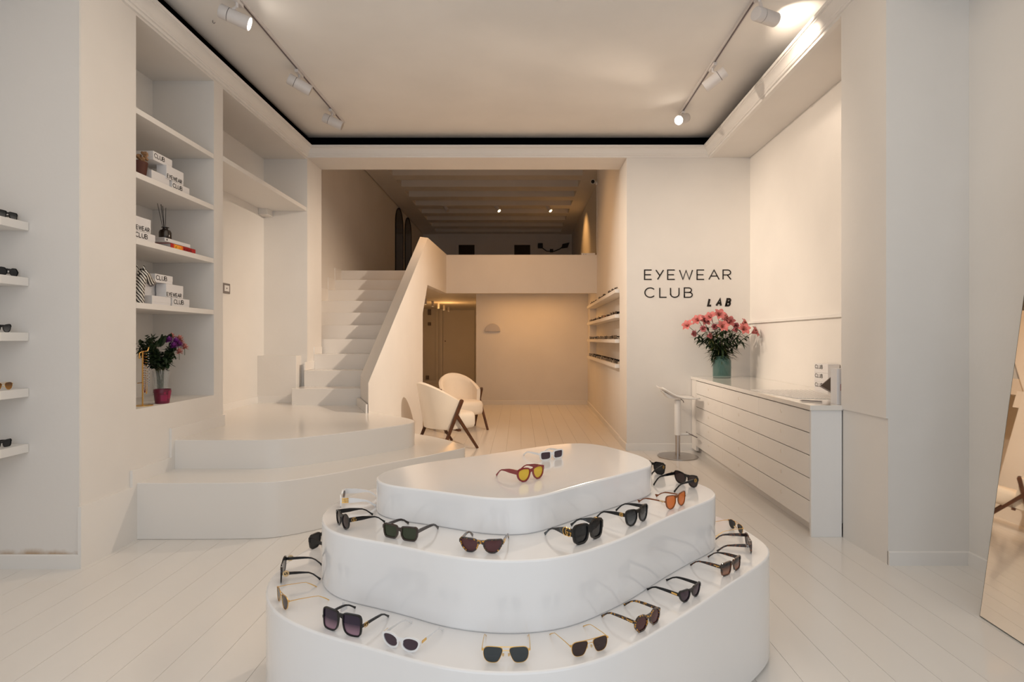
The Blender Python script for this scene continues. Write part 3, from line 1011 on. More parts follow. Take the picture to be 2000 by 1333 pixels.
def glasses(label, loc, rz, shape, frame, lens, rim=3.5, depth=3.5, th=(13, 7), temple=None, metal=False, emb=None, sc=1.0, bridge='keyhole',
            hinge_z=.55, tip_flare=1.0, topbar=False, lensgap=10.0, tagc=False, name='sunglasses', drop=1.0, dist=None, emb_m=None, group=None):
    t = thing(name, label, 'sunglasses', loc, rz, group)
    L0 = ccw(chaikin(SH[shape], 2, .13 if shape in ('geo', 'square', 'rect', 'flat') else .25))
    xs = [p[0] for p in L0]
    zs = [p[1] for p in L0]
    rimw = rim
    cx = -min(xs) + lensgap if dist is None else dist
    cz = -min(zs) + rimw
    W2 = cx + max(xs) + rimw
    def wrap(x_): return 1.1 * x_ * x_
    k = MM * sc
    fr = MB()
    for s in (-1, 1):
        inner = [(s * (p[0] + cx) * k, (p[1] + cz) * k) for p in L0]
        outer = [(s * (p[0] + cx) * k, (p[1] + cz) * k) for p in offset(L0, rimw)]
        ring_mb(fr, inner, outer, -depth * k / 2, depth * k / 2, wrap)
        # lens
        li = [(s * (p[0] + cx) * k, (p[1] + cz) * k) for p in offset(L0, .25 * rimw if not metal else 0.4)]
        n = len(li)
        yl = .0003
        vs = [(a, yl + wrap(a), b) for a, b in li] + [(a, yl + wrap(a) + .0014, b) for a, b in li]
        ccx = s * cx * k
        vs += [(ccx, yl + wrap(ccx) - .0012, cz * k), (ccx, yl + wrap(ccx) + .0002, cz * k)]
        fs = []
        for i in range(n):
            j = (i + 1) % n
            fs += [(i, j, 2 * n), (n + j, n + i, 2 * n + 1), (i, n + i, n + j, j)]
        MB().add(vs, fs).build('lens', lens, t, smooth=True, angle=60)
    zt = cz + hinge_z * max(zs)
    topz = cz + max(zs)
    bx = cx + min(xs)
    if metal:
        br = 1.0 * k
        zb = cz + max(zs) * .45
        fr.tube([(-bx * k, 0, zb * k), (-bx * .4 * k, -.001, (zb + 2) * k), (bx * .4 * k, -.001, (zb + 2) * k), (bx * k, 0, zb * k)], br, 6)
        if topbar:
            zz = (topz + .5) * k
            fr.tube([(-(bx + 12) * k, 0, zz), (0, -.001, zz), ((bx + 12) * k, 0, zz)], br * 1.1, 6)
        for s in (-1, 1):
            fr.box(min(s * (W2 - 1) * k, s * (W2 + 4) * k), max(s * (W2 - 1) * k, s * (W2 + 4) * k), wrap(W2 * k) - .001, wrap(W2 * k) + .004, (zt - 2.5) * k, (zt + 2.5) * k)
            pd = MB().tube([(s * (bx + 1) * k, .002, (cz - 2) * k), (s * (bx - 2) * k, .007, (cz - 4) * k)], .0006, 5)
            pd.tube([(s * (bx - 2) * k, .006, (cz - 8) * k), (s * (bx - 2.5) * k, .008, (cz - 1) * k)], [.0025, .003], 8)
            pd.build('nose_pad', pgold_m, t, smooth=True)
        hx = (W2 + 3.5) * k
    else:
        zb = topz - (5 if topz > 30 else 3)
        hb = 6 + rim * .6
        pts = [(-(bx + 1) * k, zb + 3), (0, zb + 2), ((bx + 1) * k, zb + 3), ((bx + 1) * k, zb - hb - 4), (0, zb - hb + 1), (-(bx + 1) * k, zb - hb - 4)]
        fr.extr([(a, -depth * k / 2, b * k) for a, b in pts], (0, depth * k, 0))
        for s in (-1, 1):
            x0, x1 = (W2 - 3.0) * k, (W2 + 1.6) * k
            y0 = wrap(W2 * k) - depth * k / 2
            hgt = min(th[0], max(zs) * 1.2)
            fr.extr([(s * x0, y0, (zt - hgt / 2) * k), (s * x1, y0, (zt - hgt / 2 + 1) * k), (s * x1, y0, (zt + hgt / 2) * k), (s * x0, y0, (zt + hgt / 2) * k)],
                    (0, depth * k + .003, 0))
        hx = (W2 + 0.2) * k
    fo = fr.build('frame', frame, t, smooth=True, angle=40)
    yh = wrap(W2 * k) + depth * k / 2
    # temples
    zc_ = zt * k
    Lt = .142 * (0.93 + .07 * sc)
    tm = temple or frame
    for s in (-1, 1):
        mb = MB()
        if metal:
            path = [(s * hx, yh, zc_), (s * hx, yh + .03, zc_ * .97), (s * hx * .99, Lt * .62, zc_ * .82), (s * hx * .98, Lt * .74, zc_ * .74), (s * hx * .96, Lt * .88, zc_ * .40), (s * hx * .94, Lt, .0018)]
            mb.tube(path, [.0014, .0012, .0010, .0010, .0016, .0018], 6)
        else:
            st = [(yh - .002, zc_, th[0]), (yh + .022, zc_ * .985, th[0] * .97), (Lt * .38, zc_ * .96, th[0] * .88), (Lt * .52, zc_ * .93, th[0] * .35 + th[1] * .65), (Lt * .63, zc_ * .89, th[1]),
                  (Lt * .72, zc_ * .84, th[1] * .85), (Lt * .82, zc_ * .66, th[1] * .85), (Lt * .92, zc_ * .36, th[1] * .95), (Lt, 0.0, th[1] * 1.35 * tip_flare)]
            vs = []
            tk = .0034 * sc
            for i, (y, z, h) in enumerate(st):
                h2 = h * k / 2
                zz = z if i < len(st) - 1 else h2 * .72 + .0005
                x_ = s * (hx - (0 if i < 5 else .0015 * (i - 4)))
                sk = 0.0 if i < 6 else h2 * .7
                for (dx, dz) in ((0, -1), (-s, -1), (-s, 1), (0, 1)):
                    vs.append((x_ + (dx * tk if dx else 0), y + (sk if dz > 0 else -sk * .3), zz + dz * h2 * (.72 if i >= 6 else 1)))
            fs = []
            for i in range(len(st) - 1):
                for q in range(4):
                    q2 = (q + 1) % 4
                    fs.append((i * 4 + q, i * 4 + q2, i * 4 + 4 + q2, i * 4 + 4 + q))
            fs += [(0, 1, 2, 3), tuple(len(st) * 4 - 4 + q for q in range(4))]
            mb.add(vs, fs)
        to = mb.build('temple', tm, t, smooth=True, angle=50)
        if emb:
            e = emblem(emb, s, s * hx, yh + (.014 if emb != 'gg' else .020), zc_, sc)
            e.build('emblem', emb_m or gold_m, to)
    if tagc:
        g = MB().box(-hx - .004, -hx + .003, .085, .112, .012, .030).box(-hx - .003, -hx + .002, .093, .099, .028, .043)
        tag(g.build('price_tag', card_m, t, bevel=.001), 'blank white plastic tag clipped on the arm')
    return t


TZ = {3: .82, 2: .69, 1: .46}
CEN = Vector((0.05, 2.62))


def on_tier(tier, a, b, **k):
    a, b = Vector(a), Vector(b)
    m = (a + b) / 2
    u = (b - a).normalized()
    n_ = Vector((u.y, -u.x))
    if n_.dot(m - CEN) < 0: n_ = -n_
    if 'yaw' in k:
        y = math.radians(k.pop('yaw'))
        n_ = Vector((n_.x * math.cos(y) - n_.y * math.sin(y), n_.x * math.sin(y) + n_.y * math.cos(y)))
    lab = k.pop('label')
    return glasses(lab, (m.x, m.y, TZ[tier]), math.atan2(n_.x, -n_.y), **k)


# top tier
on_tier(3, (0.12, 2.601), (0.182, 2.645), label='white slim rectangular sunglasses with violet lenses at the back of the top tier', shape='slim', frame=white_ac,
        lens=lens_vio, rim=5, th=(9, 6), sc=1.08, depth=4.5)
on_tier(3, (0.021, 2.21), (0.071, 2.253), label='dark red sunglasses with yellow lenses on the top tier', shape='pilot', frame=red_ac, lens=lens_yel, rim=5.5,
        th=(17, 6), sc=1.06, depth=5)
# middle tier, left to right
on_tier(2, (-0.746, 2.395), (-0.742, 2.312), yaw=8, label='white sunglasses with gold comb-shaped hinges at the left end of the middle tier', shape='oval', frame=white_ac,
        lens=lens_brown, rim=6, th=(20, 9), emb='comb', sc=1.1, depth=5)
on_tier(2, (-0.676, 2.098), (-0.632, 2.041), label='black round sunglasses with a small gold double-letter emblem on the left of the middle tier', shape='round', frame=black_m,
        lens=lens_brown, rim=4.5, th=(15, 6), emb='gg_small', sc=1.03, depth=5, tip_flare=1.2, hinge_z=.5)
on_tier(2, (-0.448, 1.953), (-0.378, 1.922), label='dark brown rectangular sunglasses with green lenses on the middle tier', shape='rect', frame=brown_m, lens=lens_green,
        rim=5, th=(11, 8), sc=1.10, depth=5)
on_tier(2, (-0.161, 1.824), (-0.089, 1.812), label='speckled tortoiseshell cat-eye sunglasses with rose-brown lenses facing the front of the middle tier', shape='cat',
        frame=tort_m, lens=lens_rose, rim=4, th=(10, 7), emb='bar', sc=1.10, depth=5)
on_tier(2, (0.207, 1.893), (0.268, 1.95), label='chunky black square sunglasses with a large gold double-letter emblem on a slate arm', shape='square', frame=black_m,
        lens=lens_gray, rim=7, th=(24, 7), temple=marb_ac, emb='gg', sc=1.10, depth=7, tip_flare=1.2, hinge_z=.35)
on_tier(2, (0.413, 2.076), (0.471, 2.135), label='black rounded-square sunglasses with smoke lenses and small gold disc, behind the chunky pair', shape='soft',
        frame=black_m, lens=lens_smoke, rim=4.5, th=(12, 6), emb='disc', sc=1.12, depth=5)
on_tier(2, (0.613, 2.281), (0.674, 2.335), label='amber-brown oversized round sunglasses with orange lenses on the right of the middle tier', shape='soft', frame=orange_ac,
        lens=lens_org, rim=3, th=(5, 5), emb='thinbar', sc=1.10, depth=4, tip_flare=2.3, hinge_z=.2, emb_m=pgold_m)
on_tier(2, (0.765, 2.700), (0.812, 2.612), label='black sunglasses turned away towards the counter behind the orange-lensed pair', shape='butterfly', frame=black_m,
        lens=lens_brown, rim=4.5, th=(12, 6), emb='disc', sc=1.12, depth=5)
on_tier(2, (0.655, 2.93), (0.715, 2.87), label='black sunglasses with a gold ring emblem, mostly hidden behind the top tier', shape='square', frame=black_m,
        lens=lens_gray, rim=5, th=(20, 8), emb='disc', sc=1.1, depth=5)
# bottom tier, left to right
on_tier(1, (-0.905, 2.475), (-0.865, 2.555), label='black sunglasses cut off by the middle tier at the far left of the bottom tier', shape='square', frame=black_m,
        lens=lens_gray, rim=6, th=(18, 8), sc=1.1, depth=6)
on_tier(1, (-0.905, 2.130), (-0.930, 2.215), label='black oversized sunglasses with pale gold round emblems on the left of the bottom tier', shape='butterfly', frame=black_m,
        lens=lens_smoke, rim=4, th=(9, 5), emb='bigdisc', sc=1.15, depth=4.5, emb_m=pgold_m, tip_flare=1.2)
on_tier(1, (-0.799, 1.914), (-0.850, 1.980), label='thin gold-framed aviator sunglasses with brown lenses on the left of the bottom tier', shape='pilot', frame=gold_m,
        lens=lens_brown, rim=1.2, metal=True, sc=1.08, depth=2, topbar=True)
on_tier(1, (-0.600, 1.780), (-0.518, 1.741), label='black oversized square sunglasses with purple gradient lenses and a white tag', shape='oversquare', frame=black_m,
        lens=lens_purp, rim=4, th=(8, 6), emb='gg_small', sc=1.12, depth=5, tagc=True, hinge_z=.0)
on_tier(1, (-0.386, 1.682), (-0.321, 1.653), label='white oval sunglasses with mauve lenses and a gold bar on the arm', shape='oval', frame=white_ac, lens=lens_vio, rim=5.5,
        th=(9, 6), emb='bar', sc=1.0, depth=5)
on_tier(1, (-0.081, 1.600), (0.003, 1.600), label='gold-rimmed aviator sunglasses with slate-grey lenses at the front centre of the bottom tier', shape='aviator', frame=gold_m,
        lens=lens_slate, rim=1.2, metal=True, sc=1.02, depth=2, topbar=True)
on_tier(1, (0.172, 1.631), (0.241, 1.662), label='gold-rimmed squared aviator sunglasses with dark brown lenses, right of the slate-lensed aviator pair', shape='aviator', frame=gold_m,
        lens=lens_brown, rim=1.2, metal=True, sc=.95, depth=2, topbar=True)
on_tier(1, (0.384, 1.770), (0.437, 1.817), label='speckled tortoiseshell octagonal sunglasses with brown lenses on the right of the bottom tier', shape='geo', frame=tort_m,
        lens=lens_rose, rim=5, th=(10, 7), emb='thinbar', sc=1.0, depth=5)
on_tier(1, (0.580, 1.969), (0.631, 2.013), label='black cat-eye sunglasses with a gold bar at the hinge on the bottom tier', shape='cat', frame=black_m, lens=lens_vio, rim=4.5,
        th=(11, 7), emb='bar', sc=1.02, depth=5)
on_tier(1, (0.807, 2.191), (0.865, 2.241), label='flat-topped dark tortoiseshell sunglasses with lenses fading to peach on the bottom tier', shape='flat', frame=dtort_m,
        lens=lens_sunset, rim=4, th=(12, 6), emb='thinbar', sc=1.08, depth=5, hinge_z=.6)
on_tier(1, (0.995, 2.415), (1.015, 2.51), label='dark tortoiseshell sunglasses with silver hinge letters, seen side-on at the right of the bottom tier', shape='butterfly',
        frame=dtort_m, lens=lens_brown, rim=4, th=(13, 7), emb='letters', sc=1.05, depth=5, emb_m=steel_m)
on_tier(1, (1.018, 2.735), (1.062, 2.665), yaw=-22, label='thin gold sunglasses with dark lenses turned away at the far right of the bottom tier', shape='pilot', frame=gold_m,
        lens=lens_gray, rim=1.2, metal=True, sc=.98, depth=2, topbar=True)

# ------------------------------------------------------------------ left wall display shelves and their glasses
zl = [2.083, 1.750, 1.420, 1.084, 0.750]
nl = ['topmost short white shelf on the near left wall', 'second short white shelf from the top on the near left wall', 'middle of the five short white shelves on the near left wall',
      'fourth short white shelf from the top on the near left wall', 'lowest short white shelf on the near left wall']
for z, lb in zip(zl, nl):
    o = MB().box(-3.15, -2.955, 2.2, 3.39, z - .05, z).build('wall_shelf', shelf_m, bevel=.002)
    tag(o, lb, 'shelf', 'display shelves on the near left wall')
glasses('black flat-topped sunglasses with graded lenses on the topmost left shelf', (-3.000, 3.300, zl[0]), PI / 2, 'flat', black_m, lens_smoke, rim=3.5, th=(11, 7), sc=1.02)
glasses('black hexagonal sunglasses on the second shelf of the near left wall', (-3.000, 3.305, zl[1]), PI / 2, 'geo', black_m, lens_gray, rim=3.2, th=(7, 5), sc=1.06, hinge_z=.1)
glasses('black butterfly sunglasses with fading lenses on the middle left shelf', (-3.000, 3.262, zl[2]), PI / 2, 'butterfly', black_m, lens_smoke, rim=3.2, th=(9, 6), sc=.98)
glasses('gold aviator sunglasses with amber lenses on the fourth left shelf', (-3.000, 3.272, zl[3]), PI / 2, 'pilot', gold_m, lens_amber, rim=1.0, metal=True, depth=2, topbar=True, sc=1.02)
glasses('black rectangular sunglasses on the lowest left shelf', (-3.000, 3.262, zl[4]), PI / 2, 'rect', black_m, lens_gray, rim=3.5, th=(10, 7), sc=1.05)


# ------------------------------------------------------------------ shelves of the well wall, rows of small glasses
def small_glasses(shape, lensm, framem, rim):
    mb = MB()
    L0 = ccw(chaikin(SH[shape], 1))
    cx, cz = 35, -min(p[1] for p in L0) + rim
    for s in (-1, 1):
        ring_mb(mb, [(s * (p[0] + cx) * MM, (p[1] + cz) * MM) for p in L0], [(s * (p[0] + cx) * MM, (p[1] + cz) * MM) for p in offset(L0, rim)], -.002, .002, lambda q: q * q)
        n0 = len(mb.v)
        li = [(s * (p[0] + cx) * MM, 0, (p[1] + cz) * MM) for p in L0]
        mb.extr(li, (0, .001, 0))
        mb.box(min(s * .066, s * .069), max(s * .066, s * .069), .003, .10, .034, .044)
        mb.extr([(s * .066, .10, .044), (s * .066, .10, .036), (s * .066, .135, .0), (s * .066, .138, .008)], (s * .003, 0, 0))
    mb.box(-.011, .011, -.002, .002, .038, .045)
    me = mb.mesh('sunglasses', framem)
    return me


sg = [small_glasses('rect', None, black_m, 4), small_glasses('square', None, black_m, 4), small_glasses('cat', None, dtort_m, 4), small_glasses('round', None, black_m, 3),
      small_glasses('geo', None, orange_ac, 3)]
zr = [2.050, 1.715, 1.380, 1.045]
nr = ['topmost', 'second', 'third', 'lowest']
cnt = [12, 15, 19, 20]
for i, z in enumerate(zr):
    def xf(Y): return 1.272 + .024 * (Y - 7.5)
    t_ = MB().prism([(xf(7.52), 7.52), (XW(7.52) + .125, 7.52), (XW(11.44) + .125, 11.44), (xf(11.44), 11.44)], z - .05, z).build('wall_shelf', shelf_m, bevel=.002)
    tag(t_, '%s long white shelf of sunglasses on the right wall beyond the opening' % nr[i], 'shelf', 'long shelves beyond the opening')
    for k in range(cnt[i]):
        f = (k + .5) / cnt[i]
        Y = 7.64 + 3.72 * f
        if i < 2 and k in (3, 7): continue
        vi = R.choice([0, 0, 1, 1, 3, 2])
        if i == 0 and k == cnt[i] - 1: vi = 4
        if i == 1 and k == 5: vi = 4
        o = bpy.data.objects.new('sunglasses', sg[vi])
        C.objects.link(o)
        o.location = (xf(Y) + .035 + R.uniform(0, .01), Y, z)
        o.rotation_euler = (0, 0, -PI / 2 + R.uniform(-.12, .12))
        if vi == 4:
            tag(o, 'tiny orange sunglasses at the far end of the topmost long shelf' if i == 0 else 'tiny orange sunglasses among dark ones on the second long shelf',
                'sunglasses', 'small sunglasses on the %s long shelf' % nr[i])
        else:
            tag(o, 'small dark sunglasses in the row on the %s long shelf beyond the opening' % nr[i], 'sunglasses', 'small dark sunglasses on the %s long shelf' % nr[i])

# ================================================================== BUILT-IN SHELVES OF THE LEFT BAYS
zb = [2.985, 2.540, 2.080, 1.635]
nl = ['empty topmost shelf of the nearer wall bay', 'white bay shelf holding the clay pot and white boxes', 'white bay shelf holding the reed diffuser and books',
      'white bay shelf holding the zebra figure and white boxes']
for z, lb in zip(zb, nl):
    tag(MB().box(-3.18, -2.65, 3.892, 4.878, z - .04, z).build('bay_shelf', shelf_m, bevel=.0015), lb, 'shelf', 'shelves in the nearer wall bay')
tag(MB().box(-3.18, -2.65, 5.032, 6.998, 2.975, 3.02).build('bay_shelf', shelf_m, bevel=.0015), 'long empty white shelf across the top of the farther wall bay', 'shelf')


def club_box(label, x0, x1, y0, y1, z0, z1, txt=None, dx=0.035, group=None, h=None, frac=None, face='+x', xs=1.0):
    t = thing('cardboard_box', label, 'box', ((x0 + x1) / 2, (y0 + y1) / 2, z0), group=group)
    H = z1 - z0
    MB().box(x0, x1, y0, y1, z0, z0 + H * .62).build('box_base', card_m, t, bevel=.001, world=True)
    MB().box(x0 - .001, x1 + .001, y0 - .001, y1 + .001, z0 + H * .30, z1).build('box_lid', card_m, t, bevel=.0012, world=True)
    if txt:
        h = h or .026
        if face == '+x':
            O, U = (x1 + .001, y0 + dx, z0 + (frac if frac is not None else .3) * H), (0, 1, 0)
        else:
            O, U = (x0 - .001, y1 - dx, z0 + (frac if frac is not None else .3) * H), (0, -1, 0)
        text_mb(txt, O, U, (0, 0, 1), h, .14, .22, .0012, xs=xs).build('lettering', ink_m, t, world=True)
    return t


# shelf 4 (zebra): five boxes
z = zb[3]
club_box('long white box lettered CLUB at the bottom of the stack beside the zebra', -2.90, -2.69, 4.36, 4.585, z, z + .066, 'CLUB', .02, h=.036)
club_box('plain white box under the stack behind the zebra', -2.90, -2.69, 4.12, 4.34, z, z + .066)
club_box('tall white box lettered EYEWEAR on the stack beside the zebra', -2.765, -2.69, 4.285, 4.50, z + .068, z + .168, 'EYEWEAR', .007, h=.032, frac=.06, xs=.84)
club_box('plain tall white box standing behind the EYEWEAR box beside the zebra', -2.90, -2.78, 4.13, 4.38, z + .068, z + .168)
club_box('flat white box lettered CLUB topping the stack beside the zebra', -2.88, -2.70, 4.17, 4.38, z + .170, z + .232, 'CLUB', .012, h=.036, frac=.28)
# shelf 2 (pot)
z = zb[1]
club_box('long white box lettered CLUB at the bottom of the stack beside the clay pot', -2.90, -2.69, 4.36, 4.585, z, z + .066, 'CLUB', .008, h=.034)
club_box('tall white box lettered EYEWEAR on the stack beside the clay pot', -2.765, -2.69, 4.29, 4.505, z + .068, z + .17, 'EYEWEAR', .007, h=.032, frac=.06, xs=.84)
club_box('plain white box under the stack next to the clay pot', -2.90, -2.70, 4.13, 4.34, z, z + .085)
club_box('flat white box lettered CLUB at the top of the stack beside the clay pot', -2.88, -2.71, 4.165, 4.39, z + .17, z + .235, 'CLUB', .012, h=.034)
# shelf 3
z = zb[2]
club_box('long white box lettered CLUB at the left end of the diffuser shelf', -2.90, -2.69, 3.93, 4.155, z, z + .066, 'CLUB', .012, h=.036)
club_box('tall white box lettered EYEWEAR at the left end of the diffuser shelf', -2.765, -2.69, 3.895, 4.105, z + .068, z + .168, 'EYEWEAR', .003, h=.033, frac=.06, xs=.84)


# books
def book(label, x0, x1, y0, y1, z0, z1, cover):
    t = thing('book', label, 'book', ((x0 + x1) / 2, (y0 + y1) / 2, z0))
    MB().box(x0 + .004, x1 - .006, y0 + .004, y1 - .004, z0 + .003, z1 - .003).build('pages', page_m, t, world=True)
    MB().box(x0, x1, y0, y1, z0, z0 + .003).box(x0, x1, y0, y1, z1 - .003, z1).box(x1 - .004, x1, y0, y1, z0, z1).build('cover', cover, t, bevel=.001, world=True)
    return t


b1 = book('thick red book with yellow and dark red spine lettering under the diffuser', -2.93, -2.685, 4.335, 4.665, z, z + .042, redbook_m)
MB().box(-2.686, -2.6835, 4.37, 4.49, z + .002, z + .040).build('spine_panel', orangebook_m, b1, world=True)
text_mb('IBIZA', (-2.6835, 4.385, z + .006), (0, 1, 0), (0, 0, 1), .030, .24, .16, .0012, xs=.9).build('lettering', yellow_m, b1, world=True)
text_mb('BOHEMIA', (-2.685, 4.50, z + .006), (0, 1, 0), (0, 0, 1), .028, .16, .10, .0012, xs=.72).build('lettering', dred_m, b1, world=True)
b2 = book('white book lying on the red book below the diffuser', -2.93, -2.69, 4.27, 4.60, z + .043, z + .074, card_m)
MB().lathe([(.007, 0), (.007, .0012)], 0, 0, 0, 12).build('spine_mark', ink_m, b2)
b2.children[-1].rotation_euler = (0, PI / 2, 0)
b2.children[-1].location = (.1205, -.14, .016)
# reed diffuser
df = thing('reed_diffuser', 'dark brown reed diffuser bottle standing on two stacked books', 'diffuser', (-2.76, 4.385, z + .075))
MB().lathe([(.040, 0), (.044, .004), (.044, .055), (.036, .072), (.020, .080), (.018, .090), (.027, .092), (.027, .097), (.014, .097), (.014, .06)], seg=28).build('bottle', bottle_m, df, smooth=True)
for dx, dy in ((-.004, -.085), (.004, -.062), (.0, -.05), (.01, -.074), (-.008, -.012), (.006, -.006)):
    MB().tube([(dx * .2, 0, .03), (dx * .6, dy * .35, .10), (dx * 1.5, dy, .255 + R.uniform(-.01, .01))], .0019, 6).build('reed', reed_m, df)
# clay pot with dried piece
z = zb[1]
pt = thing('clay_pot', 'brown clay pot at the left end of the second bay shelf', 'pot', (-2.74, 4.035, z))
MB().lathe([(.048, 0), (.052, .004), (.066, .105), (.066, .110), (.058, .110), (.050, .02)], seg=32).build('pot_body', terra_m, pt, smooth=True)
MB().lathe([(.056, .098), (.03, .102)], seg=24).build('soil', wood_m, pt)
dr = thing('dried_seed_pod', 'crumpled pale brown dried pod sitting on top of the clay pot', 'dried pod', (-2.735, 4.085, z + .102))
for i in range(7):
    a = i * 2.4
    rr = .012 + .010 * (i % 3) / 2
    mb = MB()
    pts = []
    c = Vector((.014 * math.cos(a), .022 * math.sin(a), .014 + .013 * i))
    for j in range(6):
        u = j / 5
        pts.append(c + Vector((.012 * math.sin(3 * u + a), .012 * math.cos(3 * u + a), .026 * u - .013)))
    mb.tube(pts, [.004, rr * .9, rr, rr * .9, rr * .7, .003], 8)
    mb.build('pod_scale', dry_m, dr, smooth=True)

# zebra figure
zf = thing('zebra_figurine', 'black and white striped zebra head figurine at the left end of the bay shelf', 'figurine', (-2.689, 4.028, zb[3]))
nk = MB()
nk.tube([(0, -.055, 0), (0, -.052, .05), (0, -.045, .11), (0, -.030, .165), (0, -.012, .200), (0, .006, .208)], [.036, .034, .032, .031, .032, .018], 16)
nk.build('neck', zeb_m, zf, smooth=True)
MB().tube([(0, -.045, .214), (0, -.015, .212), (0, .025, .194), (0, .060, .172), (0, .088, .156), (0, .098, .150)], [.018, .040, .034, .026, .025, .014], 16).build('head', zeb_m, zf, smooth=True)
MB().tube([(0, .084, .158), (0, .094, .152), (0, .103, .147)], [.0258, .0270, .014], 14).build('muzzle', grayp_m, zf, smooth=True)
for s in (-1, 1):
    MB().tube([(s * .020, -.030, .238), (s * .026, -.036, .256), (s * .024, -.034, .270)], [.007, .008, .002], 8).build('ear', zeb_m, zf, smooth=True)
    MB().tube([(s * .024, .010, .207), (s * .029, .011, .207)], [.006, .003], 8).build('eye', ink_m, zf)
mn = MB()
for i in range(12):
    u = i / 11
    mn.box(-.004, .004, -.092 + .055 * u, -.076 + .055 * u, .03 + .19 * u, .055 + .19 * u)
mn.build('mane', ink_m, zf)
# wall panel in the far bay
th = thing('wall_thermostat', 'small grey-framed white control panel on the farther bay wall', 'control panel', (-3.18, 6.09, 1.93))
MB().box(0, .012, -.075, .075, -.055, .055).build('panel_frame', grayp_m, th, bevel=.003)
MB().box(.011, .016, -.048, .048, -.032, .032).build('panel_plate', plastic_m, th, bevel=.002)
MB().tube([(.016, -.005, 0), (.019, -.005, 0)], .008, 12).build('dial', grayp_m, th)

# niche floor: purple pot, vase, flowers, jewellery stand
z = .895
pp = thing('burgundy_pot', 'small burgundy and pink pot in front of the flower vase in the wall niche', 'pot', (-2.70, 4.255, z))
MB().lathe([(.044, 0), (.047, .003), (.056, .082), (.058, .083), (.058, .108), (.054, .108), (.044, .012)], seg=32).build('pot_body', wine_m, pp, smooth=True)
for k, (a0, a1, za, zt_) in enumerate(((-70, -20, .02, .066), (-18, 22, .036, .096), (-48, -34, .07, .09), (-2, 10, .012, .03))):
    mb = MB()
    n = 8
    vs = []
    for i in range(n + 1):
        a = math.radians(a0 + (a1 - a0) * i / n)
        for zz in (za, zt_):
            rr = .047 + (.056 - .047) * zz / .082 + .0012 + (.002 if zz > .082 else 0)
            vs.append((rr * math.cos(a), rr * math.sin(a), zz))
    mb.add(vs, [(2 * i, 2 * i + 2, 2 * i + 3, 2 * i + 1) for i in range(n)])
    o = mb.build('printed_patch', magenta_m, pp)
    s_ = o.modifiers.new('s', 'SOLIDIFY')
    s_.thickness = .001
vz = thing('glass_vase', 'clear glass vase holding the purple and pink bouquet in the wall niche', 'vase', (-2.84, 4.46, z))
MB().lathe([(.045, 0), (.050, .004), (.048, .06), (.050, .14), (.062, .24), (.060, .24), (.048, .14), (.045, .06), (.046, .012), (.001, .010)], seg=32).build('vase_glass', clear_m, vz, smooth=True)


def leaf_add(mb, base, d, up, L, w, curl=.2, nseg=4):
    base, d, up = Vector(base), Vector(d).normalized(), Vector(up).normalized()
    s_ = d.cross(up)
    if s_.length < 1e-3: s_ = d.cross(Vector((1, 0, 0)))
    s_.normalize()
    up = s_.cross(d)
    vs = []
    for i in range(nseg + 1):
        t = i / nseg
        wd = w * math.sin(PI * min(1, t * .9 + .1)) ** .8
        p = base + d * (L * t) - up * (curl * L * t * t)
        vs += [p - s_ * wd * .5, p + up * wd * .12 * -1, p + s_ * wd * .5]
    fs = []
    for i in range(nseg):
        a = i * 3
        fs += [(a, a + 1, a + 4, a + 3), (a + 1, a + 2, a + 5, a + 4)]
    mb.add(vs, fs)


# stems inside the niche vase
fol = MB()
stm = MB()
for i in range(26):
    a = R.uniform(0, 2 * PI)
    r0 = R.uniform(.0, .03)
    top = Vector((R.uniform(-.10, .13), R.uniform(-.27, .10), R.uniform(.34, .50)))
    b0 = Vector((r0 * math.cos(a), r0 * math.sin(a), .015))
    m_ = Vector((top.x * .25, top.y * .25, .25))
    stm.tube([b0, m_, top], .0022, 5)
    for j in range(48):
        u = R.uniform(.22, 1.05)
        p = m_.lerp(top, u) + Vector((R.gauss(0, .012), R.gauss(0, .014), R.gauss(0, .012)))
        leaf_add(fol, p, (R.uniform(-1, 1), R.uniform(-1, 1), R.uniform(-.6, .8)), (0, 0, 1), R.uniform(.028, .052), R.uniform(.016, .028), .2, 3)
bq = thing('bouquet_greenery', 'dense dark green foliage of the bouquet in the clear vase', 'foliage', (-2.84, 4.46, z))
stm.build('stems', leaf2_m, bq, kind='stuff')
fol.build('leaves', leaf_m, bq, kind='stuff')
for i in range(6):   # a few big round leaves
    mb = MB()
    leaf_add(mb, (.07, -.16 + .02 * i, .43 + .015 * (i % 3)), (.5, R.uniform(-.4, .4), .6), (1, 0, .2), .085, .075, .15, 6)
    mb.build('broad_leaf', leaf_m, bq)


def pompon(name, label, loc, m, n, L, w, group):
    t = thing(name, label, 'flower', loc, group=group)
    mb = MB()
    for i in range(n):
        th_ = math.acos(1 - 1.6 * (i + .5) / n)
        ph = i * 2.39996
        d = Vector((math.sin(th_) * math.cos(ph), math.sin(th_) * math.sin(ph), math.cos(th_)))
        leaf_add(mb, d * .004, d, (0, 0, 1), L * R.uniform(.85, 1.1), w, -.15, 3)
    mb.build('petals', m, t, kind='stuff')
    MB().tube([(0, 0, 0), (0, 0, -.06)], .002, 5).build('stem', stem_m, t)
    return t


